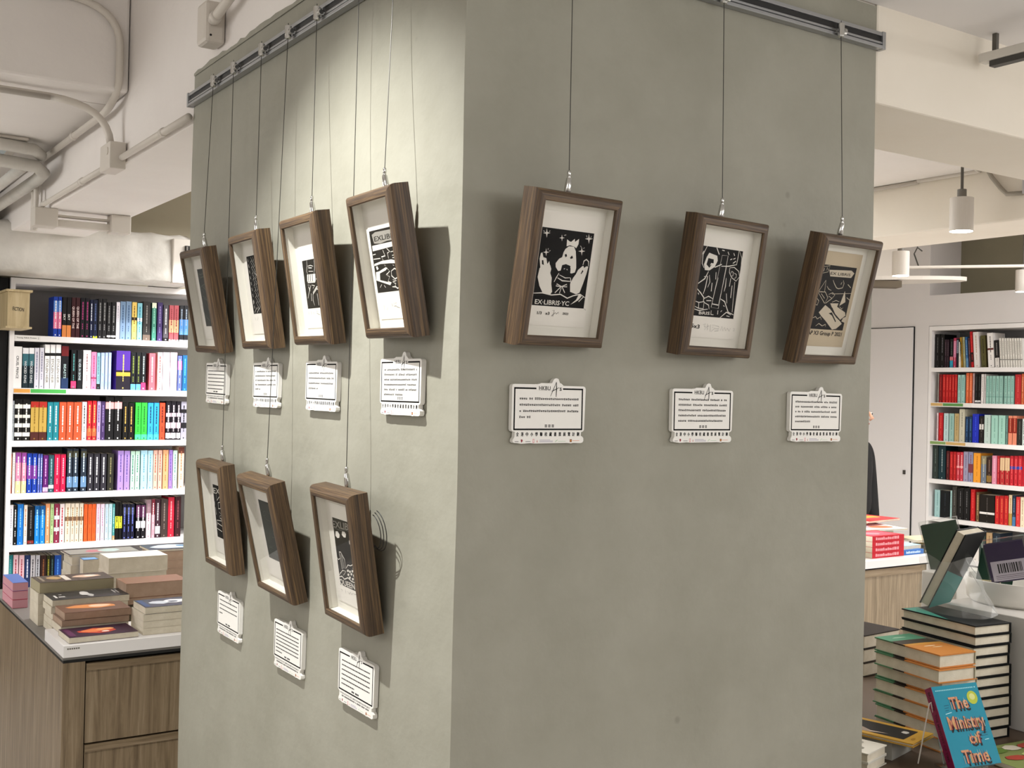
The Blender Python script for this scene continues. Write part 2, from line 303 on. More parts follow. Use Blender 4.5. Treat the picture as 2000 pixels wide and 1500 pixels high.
# stroke data of the block prints (tenths of a millimetre in the frame) and sizes of the shelved books (mm)
ART = json.loads('{"1":{"m":[[0.99139,-0.13053,0.01033,0.17283],[0.13018,0.97398,-0.18552,-0.01452],[0.01415,0.18527,0.98259,1.65017]],"q":[-630,2026,609,2029,628,678,-624,691],"p":[-724,2287,711,2354,736,324,-661,329],"s":[["p",[-22,1703,51,1752,171,1754,228,1681,268,1528,295,1390,277,1310,202,1287,153,1292,153,1414,40,1440,-50,1416,-67,1320,-124,1307,-195,1371,-208,1438,-141,1521,-76,1552,-58,1640]],["p",[-7,1747,-18,1867,47,1838,88,1833,163,1892,178,1841,267,1901,269,1806,228,1733,183,1755,71,1771]],["p",[-564,1326,-488,1383,-423,1405,-328,1395,-292,1329,-303,1260,-252,1177,-244,1074,-200,939,-234,894,-424,917,-513,1023,-582,1172]],["p",[-594,1485,-581,1579,-551,1598,-513,1517,-441,1506,-400,1407,-364,1461,-328,1369,-546,1327]],["k",[-537,1464,-503,1467,-476,1384,-525,1397]],["p",[440,1436,587,1438,564,1304,514,1124,460,962,381,930,228,965,201,1104,253,1212,311,1286,345,1359]],["s",16,[448,1454,459,1525,513,1559,574,1525,585,1447]],["k",[419,1294,454,1367,482,1348,443,1296]],["k",[457,1472,512,1503,544,1444,483,1404]],["p",[-524,2011,-497,1947,-423,1940,-492,1919,-495,1852,-522,1916,-596,1924,-527,1944]],["p",[-155,1938,-135,1892,-81,1887,-131,1872,-133,1824,-153,1870,-207,1875,-157,1890]],["p",[485,2008,516,1939,599,1932,522,1909,519,1837,488,1906,406,1914,482,1936]],["p",[357,1768,384,1708,456,1700,389,1681,387,1617,359,1678,287,1686,354,1705]],["p",[-477,1672,-454,1619,-392,1612,-450,1595,-452,1539,-475,1593,-537,1600,-480,1616]],["s",7,[-595,1962,-559,1949]],["s",7,[-438,1977,-462,1958]],["s",7,[-101,1928,-56,1940]],["s",7,[430,1977,453,1944]],["s",7,[554,1971,542,1944]],["s",7,[322,1785,344,1760]],["s",7,[423,1764,404,1739]],["s",7,[-427,1677,-432,1651]],["s",7,[-375,1644,-395,1629]],["k",[-26,1599,10,1620,37,1579,-1,1555]],["k",[107,1553,152,1602,185,1556,136,1538]],["k",[-15,1419,115,1425,161,1371,168,1276,107,1219,-60,1222,-99,1274,-49,1347]],["s",9,[-2,1351,27,1361]],["s",9,[68,1356,88,1340]],["s",16,[-120,1190,2,1146,193,1147]],["s",12,[-88,1244,63,1199,181,1211]],["s",14,[-99,1274,-149,1193,-188,1113]],["s",12,[188,1208,211,1130]],["s",12,[2,1047,-117,1083,-133,1047,3,1042,120,1090,135,1047,3,1042]],["s",12,[-13,1037,-134,926]],["s",12,[17,1039,101,940]],["s",10,[2,1021,-27,923]],["s",14,[-626,891,-423,908,-208,883,0,908,179,848,314,900,478,936,612,882]],["p",[272,739,400,834,452,943,521,903,450,828,362,779]],["s",13,[467,803,572,897]],["s",9,[266,1020,300,969]],["s",11,[335,1042,371,983,448,961]],["t","EX\\u00b7LIBRIS\\u00b7YC",[-570,711,240,716],101,"w"],["t","1/3   x3",[-481,535,-190,537],62,"k"],["t","2023",[120,555,255,553],50,"k"],["b",7,[-134,613,-89,624,-103,510,-139,517,-57,582,-29,557,12,594,28,559]],["b",5,[626,686,701,658]]]},"2":{"m":[[0.99458,-0.10264,0.01667,0.54548],[0.10399,0.98204,-0.15745,-0.01158],[-0.00021,0.15833,0.98739,1.64523]],"q":[-684,2084,585,2101,598,755,-674,749],"p":[-783,2410,788,2461,863,282,-709,279],"s":[["p",[-384,1965,-145,1929,-112,1838,-175,1713,-312,1633,-440,1631,-488,1736,-442,1875]],["k",[-388,1864,-231,1853,-220,1777,-293,1779,-312,1726,-262,1756,-323,1683,-418,1742]],["s",13,[-463,2093,-552,1916,-541,1748,-474,1670]],["s",12,[-615,1859,-541,1984]],["s",15,[-190,2077,-94,1959]],["s",14,[-173,1705,18,1781]],["s",16,[13,1743,233,1762,449,1811]],["s",8,[-6,1950,168,1958,102,926,-110,938,-6,1950]],["s",12,[-28,2050,44,2044]],["s",12,[146,2033,190,1977]],["s",12,[320,2024,358,1976]],["s",12,[245,1888,298,1910]],["s",12,[333,1908,392,1932]],["s",14,[338,1827,420,1878]],["s",14,[466,2090,463,1925,451,1802]],["s",10,[481,2083,578,1953,587,1832]],["s",12,[266,1734,394,1754,544,1689,593,1588,507,1494,360,1552,272,1648,266,1734]],["s",10,[316,1626,338,1671,389,1658,392,1589,328,1575]],["s",11,[419,1644,491,1623,491,1563,442,1541]],["s",19,[-334,1614,-406,1472,-629,1333]],["s",16,[-438,1504,-339,1520,-357,1306,-393,1176]],["s",17,[-619,1286,-473,1195,-351,1102,-362,1033]],["s",13,[-294,1549,-253,1417,-294,1311]],["s",14,[-185,1405,-176,1243]],["s",12,[-115,1616,-98,1480]],["s",12,[-29,1520,-76,1259,-101,1016]],["s",9,[167,1760,133,1378,87,994]],["s",16,[205,1531,215,1367,197,1270]],["s",12,[337,1533,333,1376]],["s",14,[407,1399,417,1156]],["s",10,[471,1474,523,883]],["s",11,[272,1233,327,1045]],["s",15,[-373,1083,-232,1145,-94,1103]],["s",12,[-616,1033,-484,1008,-337,1035,-333,898,-473,898,-595,932]],["s",12,[-484,1008,-473,898]],["s",15,[-609,880,-452,856,-205,898]],["s",14,[-333,1018,-196,976,-166,900]],["s",17,[125,1118,254,1075,404,875,575,833]],["s",16,[180,748,352,872,495,828]],["s",12,[96,891,100,813]],["s",14,[-97,879,-93,801,-14,798]],["s",12,[-277,1056,-138,1065]],["s",10,[213,898,180,870]],["s",10,[231,995,274,981]],["s",12,[-516,1158,-548,1190]],["s",14,[-112,1007,87,994]],["s",10,[367,803,463,791]],["t","BRIS",[-441,784,-130,791],75,"w"],["t","5x3",[-609,523,-365,510],95,"k"],["b",5,[-268,593,-208,614,-235,560,-168,547,-220,492]],["b",5,[-144,617,-131,497]],["b",5,[-158,565,-96,577]],["b",5,[-63,604,-46,467]],["b",5,[-23,598,68,603,-1,556,81,543,-21,468]],["b",5,[69,594,190,583,189,531,83,534]],["b",5,[81,482,196,497]],["b",5,[248,499,282,588,327,503,364,575,406,507,448,562,514,504,540,567]],["b",5,[621,571,665,556,634,510,686,522]]]},"3":{"m":[[0.99579,-0.09132,0.00852,0.86076],[0.09054,0.964,-0.25001,-0.0106],[0.01462,0.24973,0.96821,1.64418]],"q":[-584,2043,596,2044,585,697,-609,704],"p":[-655,2313,681,2328,670,347,-666,365],"s":[["g",[-328,1943,423,1979,545,1927,467,1826,-251,1812]],["s",9,[-564,1986,-331,2028,-353,1899,-544,1857]],["t","EX LIBRIS",[-260,1849,426,1858],72,"k"],["s",11,[-504,1897,-501,1965]],["s",11,[-429,1919,-413,1988,-362,1924]],["p",[359,1540,279,1221,461,1310]],["p",[-199,1214,-362,1051,-252,978,-81,890,212,709,347,732,506,844,430,894,256,975,-3,1137]],["p",[34,1191,201,1200,529,1093,569,1024,417,929,203,1043]],["p",[-47,1257,231,1271,207,1183,40,1174]],["p",[503,968,644,1019,614,867,473,896]],["k",[-27,1049,78,1072,288,888,267,870,103,1003]],["s",12,[-128,1743,-59,1671,41,1591,118,1574,250,1603,268,1691,220,1758]],["s",11,[154,1667,191,1721,182,1668]],["s",11,[406,1683,531,1620]],["s",11,[-286,1605,-210,1549,-112,1526]],["s",7,[-64,1455,606,1502]],["s",11,[-365,1728,-520,1488,-325,1483,-362,1720]],["s",11,[-541,1470,-239,1247,-173,1371,-298,1484,-541,1470]],["s",9,[-421,1443,-276,1348]],["s",11,[-170,1440,-45,1482,42,1435,-29,1362,-158,1406]],["s",11,[-591,1382,-447,1287,-471,1200,-571,1212]],["s",11,[-212,1248,-29,1362]],["s",11,[-1,1285,125,1327,247,1307]],["s",11,[-584,903,-440,961,-367,913,-274,960,-225,901]],["s",11,[-370,765,-279,821,-150,774,-52,813,-34,761]],["s",11,[468,1407,587,1360]],["s",9,[285,1204,389,1157,418,1193]],["s",9,[-579,1689,-541,1470]],["t","AP X3 Group P 2021",[-580,584,584,577],107,"k"]]},"4":{"m":[[-0.06551,0.97932,-0.19142,-0.00802],[-0.99769,-0.06773,-0.0051,0.17713],[-0.01796,0.19065,0.98149,1.66199]],"q":[-661,1976,590,1986,570,839,-646,833],"p":[-675,2105,700,2105,550,350,-618,333],"s":[["g",[-546,1904,-383,1940,-22,1934,431,1926,694,1901,635,1734,84,1741,-211,1717,-496,1741]],["t","EXLIBRIS",[-465,1774,649,1774],113,"k"],["p",[-603,1706,422,1712,690,1702,702,1639,426,1628,-604,1605]],["s",20,[-147,1597,-81,1485,-247,1476,-185,1400]],["s",18,[36,1611,153,1545,40,1526,57,1425]],["s",11,[-628,1541,-496,1546]],["s",11,[-622,1461,-309,1455]],["s",9,[185,1536,395,1540]],["s",9,[231,1469,404,1470]],["s",9,[233,1427,419,1416]],["p",[-617,1373,-255,1405,172,1403,415,1357,625,1328,611,1288,400,1316,78,1339,-347,1354,-633,1333]],["p",[-601,1219,-451,1224,-121,1281,-56,1263,-141,1226,-428,1186,-456,1064,20,988,-30,947,-536,1047,-640,1067]],["s",16,[96,1196,250,1236,435,1175,403,1086,217,1047,83,1112,96,1196]],["s",16,[-91,1265,27,1200,-155,1140,-8,1103,-109,1023,38,987]],["s",10,[-127,1167,-62,1149,-108,1123]],["s",17,[110,1039,258,1017,94,998,221,962,172,923]],["s",18,[47,915,201,907,259,876,478,914]],["p",[-566,1311,-504,1329,-451,1274,-533,1251]],["s",8,[-506,929,-413,982]],["s",8,[-311,962,-256,916]],["s",7,[-158,1327,-131,1303]],["s",7,[205,1302,251,1285]],["b",6,[-488,585,-431,590,-481,505]],["b",6,[-357,544,-337,500,-280,556]],["b",8,[-95,621,-63,562]],["b",7,[-3,632,6,560,81,571,125,548,255,525]],["b",6,[44,616,133,619,81,571]]]},"5":{"m":[[-0.05654,0.98467,-0.16501,-0.00705],[-0.99825,-0.05866,-0.00802,0.52224],[-0.01757,0.16427,0.98626,1.6565]],"q":[-517,1758,493,1755,570,748,-527,751],"p":[-646,2395,567,2367,472,330,-680,338],"s":[["p",[-317,1459,161,1451,130,1295,-360,1315]],["k",[-242,1454,-211,1452,-260,1322,-290,1324]],["k",[-142,1448,-112,1446,-150,1316,-179,1317]],["k",[-25,1448,5,1446,-30,1309,-60,1311]],["s",11,[-233,1755,-253,1633,-316,1530,-267,1456]],["s",11,[199,1759,169,1569,81,1435]],["s",13,[-203,1629,-47,1636,94,1609]],["s",13,[-190,1593,8,1580]],["s",9,[-191,1522,57,1506]],["s",15,[-326,1295,100,1283]],["s",13,[-344,1246,-171,1228,-365,1051,-438,964]],["s",16,[-118,1234,48,1208,-69,1161]],["s",11,[-207,1061,-240,902]],["s",11,[-114,1039,-148,916,-97,808]],["s",18,[-114,1039,152,1150,339,1053,471,1013]],["s",17,[-101,1074,166,1188,354,1096,483,1047]],["s",15,[172,1342,532,1321]],["s",11,[295,1752,180,1708,307,1647]],["s",11,[139,1045,150,799]],["s",22,[-307,1209,-263,1117]],["s",9,[443,1482,443,1344]],["b",6,[-496,696,-496,624]],["b",6,[-343,691,-343,619]],["b",7,[-39,690,81,678,-30,646,130,605,72,651]],["b",6,[-220,678,-189,624]]]},"6":{"m":[[-0.057,0.98435,-0.16675,-0.00712],[-0.9982,-0.05933,-0.00903,0.83809],[-0.01878,0.16593,0.98596,1.65384]],"q":[-510,2146,621,2148,611,787,-493,811],"p":[-835,2214,540,2213,499,329,-734,328],"s":[["s",11,[-416,2096,-395,2025]],["s",9,[-193,2114,-119,2049,-229,1996]],["s",9,[-45,2112,16,2044,-90,1986]],["s",9,[105,2107,170,2037,66,1979]],["s",9,[253,2099,312,2030,215,1972]],["s",11,[-410,1959,-389,1888]],["s",9,[-187,1979,-113,1914,-223,1860]],["s",9,[-39,1978,21,1910,-84,1851]],["s",9,[111,1972,176,1903,72,1845]],["s",9,[259,1966,318,1897,220,1839]],["s",11,[-404,1823,-383,1752]],["s",9,[-181,1844,-107,1778,-217,1724]],["s",9,[-33,1843,27,1775,-78,1716]],["s",9,[117,1838,182,1769,78,1710]],["s",9,[265,1832,324,1764,226,1705]],["s",11,[-398,1686,-377,1615]],["s",9,[-175,1708,-101,1643,-211,1589]],["s",9,[-28,1708,33,1641,-72,1581]],["s",9,[123,1704,188,1635,84,1576]],["s",9,[271,1699,330,1630,232,1571]],["s",11,[-392,1550,-372,1479]],["s",9,[-169,1572,-95,1508,-205,1453]],["s",9,[-22,1573,39,1506,-66,1446]],["s",9,[129,1570,194,1501,90,1441]],["s",9,[277,1565,336,1497,238,1437]],["s",11,[-386,1413,-366,1342]],["s",9,[-164,1437,-90,1372,-199,1317]],["s",9,[-16,1438,45,1371,-60,1310]],["s",9,[135,1435,200,1367,96,1306]],["s",9,[283,1431,342,1363,244,1303]],["s",11,[-380,1276,-360,1205]],["s",9,[-158,1301,-84,1237,-193,1181]],["s",9,[-10,1303,51,1236,-54,1175]],["s",9,[141,1301,206,1233,102,1172]],["s",9,[289,1297,348,1230,250,1169]],["s",11,[-374,1139,-354,1068]],["s",9,[-152,1165,-78,1101,-187,1044]],["s",9,[-4,1167,57,1101,-48,1039]],["s",9,[147,1166,212,1098,107,1037]],["s",9,[295,1164,354,1096,256,1035]],["s",11,[-369,1002,-348,931]],["s",9,[-146,1029,-72,965,-181,908]],["s",9,[2,1032,63,966,-42,904]],["s",9,[152,1032,218,964,113,902]],["s",9,[301,1030,360,962,262,901]],["s",10,[-407,835,-203,951,-227,829,-12,936,-25,841]],["b",6,[-442,730,-415,659]],["b",6,[-268,734,-188,723,-274,655,-315,692]],["b",8,[126,672,166,636]],["s",16,[28,1737,88,1682,121,1629]],["s",17,[-388,1115,-388,1036]]]},"7":{"m":[[-0.03396,0.97932,-0.19945,-0.00515],[-0.99886,-0.03996,-0.02611,1.18752],[-0.03354,0.19834,0.97956,1.6514]],"q":[-522,2149,572,2158,572,694,-386,671],"p":[-690,2344,684,2357,613,347,-672,330],"s":[["s",10,[-424,1676,-144,1737,112,1763]],["s",10,[-384,1640,-183,1563,-363,1462,-44,1383]],["s",10,[-224,1705,-25,1628,113,1554]],["s",10,[-283,1389,-4,1347,177,1352]],["s",10,[-484,1252,-484,1038]],["s",10,[-162,1280,56,1030,107,801]],["s",10,[-63,1243,86,977,175,818]],["s",10,[-423,1037,-261,893,-12,802]],["s",10,[-395,2046,-235,2004,22,2028]],["s",10,[-344,1921,-26,1943,189,1899]]]},"8":{"m":[[-0.03965,0.99099,-0.1279,-0.00526],[-0.99907,-0.04152,-0.01198,1.06784],[-0.01718,0.1273,0.99172,1.11354]],"q":[-507,2056,571,2091,589,738,-503,722],"p":[-758,2280,645,2319,626,382,-627,348],"s":[["t","EX",[-486,1830,62,1852],179,"w"],["s",14,[-266,1816,-252,1666,-23,1786,37,1681]],["s",14,[-472,1622,-478,1527]],["s",12,[-173,1619,95,1669]],["s",13,[-192,1466,73,1507]],["s",12,[-173,1619,-192,1466]],["s",12,[-445,1473,-411,1287]],["s",12,[-152,1395,19,1341,-158,1281]],["s",12,[-423,1152,156,1190]],["s",13,[-383,1082,46,1044]],["s",13,[-463,937,-61,907]],["s",12,[32,1192,195,1120]],["s",13,[14,946,2,718]],["s",13,[14,946,212,982]],["s",12,[-13,1149,14,1040]],["s",13,[-138,1246,39,1212]],["s",13,[-430,1133,-430,1018]],["b",6,[-459,661,-335,650,-415,601]],["b",6,[-83,649,-37,599]]]},"9":{"m":[[-0.01191,0.97263,-0.23204,-0.00307],[-0.99931,-0.01975,-0.03148,0.70239],[-0.0352,0.2315,0.9722,1.1104]],"q":[-492,2107,880,2144,854,816,-519,760],"p":[-657,2325,886,2351,819,446,-620,360],"s":[["d",12,[316,1999,261,1931,175,1875,83,1846,8,1851,-29,1890,-18,1951,39,2019,124,2075,217,2104,291,2098,327,2059,316,1999]],["d",12,[341,1494,273,1410,166,1340,49,1301,-47,1305,-96,1351,-83,1426,-13,1510,95,1580,212,1618,306,1613,353,1568,341,1494]],["d",12,[235,1573,213,1549,175,1527,133,1515,97,1515,77,1527,79,1549,101,1574,139,1595,181,1607,216,1607,236,1595,235,1573]],["d",12,[198,1452,176,1427,138,1405,96,1392,60,1392,40,1405,41,1426,64,1451,101,1473,144,1485,180,1485,199,1473,198,1452]],["d",12,[-169,1823,-197,1792,-242,1765,-292,1750,-334,1752,-356,1768,-352,1796,-324,1828,-279,1854,-229,1869,-188,1868,-166,1851,-169,1823]],["d",12,[-305,1725,-121,1674,110,1670]],["d",12,[-131,1555,-156,1356,-217,1189]],["d",12,[-428,1391,-323,1388,-415,1314]],["d",12,[-438,1271,-239,1146]],["d",12,[-435,1073,-335,1011,-112,1088]],["d",12,[-313,1054,-146,1024]],["d",12,[-423,1904,-399,1849]],["d",12,[-144,926,151,900]],["d",12,[191,1179,216,1028]],["d",12,[-340,950,-259,905]]]},"10":{"m":[[-0.04689,0.98616,-0.15902,-0.00604],[-0.99877,-0.04884,-0.00837,0.33323],[-0.01602,0.15843,0.98724,1.11214]],"q":[-536,2032,817,2076,738,717,-564,682],"p":[-833,2198,778,2258,790,423,-736,349],"s":[["t","EXLIBRIS",[-575,1829,948,1898],171,"g"],["d",11,[-487,1815,-181,1818,31,1856,274,1851]],["p",[-453,1761,-346,1776,-262,1719,-292,1656,-391,1632,-493,1666]],["p",[-109,1808,18,1816,80,1776,32,1702,-68,1697,-147,1735]],["p",[196,1677,308,1645,327,1553,258,1561,190,1609]],["s",13,[265,1505,253,1388,324,1303]],["s",13,[-357,1016,-386,1327,-403,1354,-323,1366,-160,1245,-168,1057]],["s",9,[-259,1327,-244,1054]],["s",9,[-312,1319,-316,1032]],["s",13,[-547,1222,-490,1192,-392,1227]],["s",13,[-139,1072,-12,1161,111,1162,327,1236,519,1239]],["s",13,[-464,918,-337,999,-158,1010,-316,904]],["s",18,[-568,831,-403,869,-289,830,-95,893,65,853,306,848]],["t","QUEENEAS",[-560,692,599,719],139,"w"],["s",11,[-542,865,-457,939]],["p",[14,1053,86,1065,97,1036,39,1006,-2,1019]],["p",[146,1085,217,1097,228,1068,171,1038,131,1051]],["p",[-83,978,-10,990,0,961,-58,931,-99,944]],["p",[76,1014,148,1027,158,998,101,968,60,981]],["p",[195,1006,266,1018,276,989,219,960,180,972]],["p",[-24,929,48,942,59,912,1,883,-40,895]],["p",[122,925,193,938,204,909,146,879,106,892]],["p",[243,927,314,940,325,911,268,881,228,894]],["p",[-84,1056,-11,1068,0,1039,-59,1009,-100,1022]],["p",[239,1071,310,1083,320,1054,263,1025,224,1038]],["p",[226,1156,297,1168,307,1139,250,1110,211,1123]],["b",7,[-543,586,-468,580,-505,543]],["b",7,[-304,620,-300,551]],["b",7,[-208,608,-121,565,-56,616,6,579,67,620]],["b",6,[90,614,260,617]]]}}')
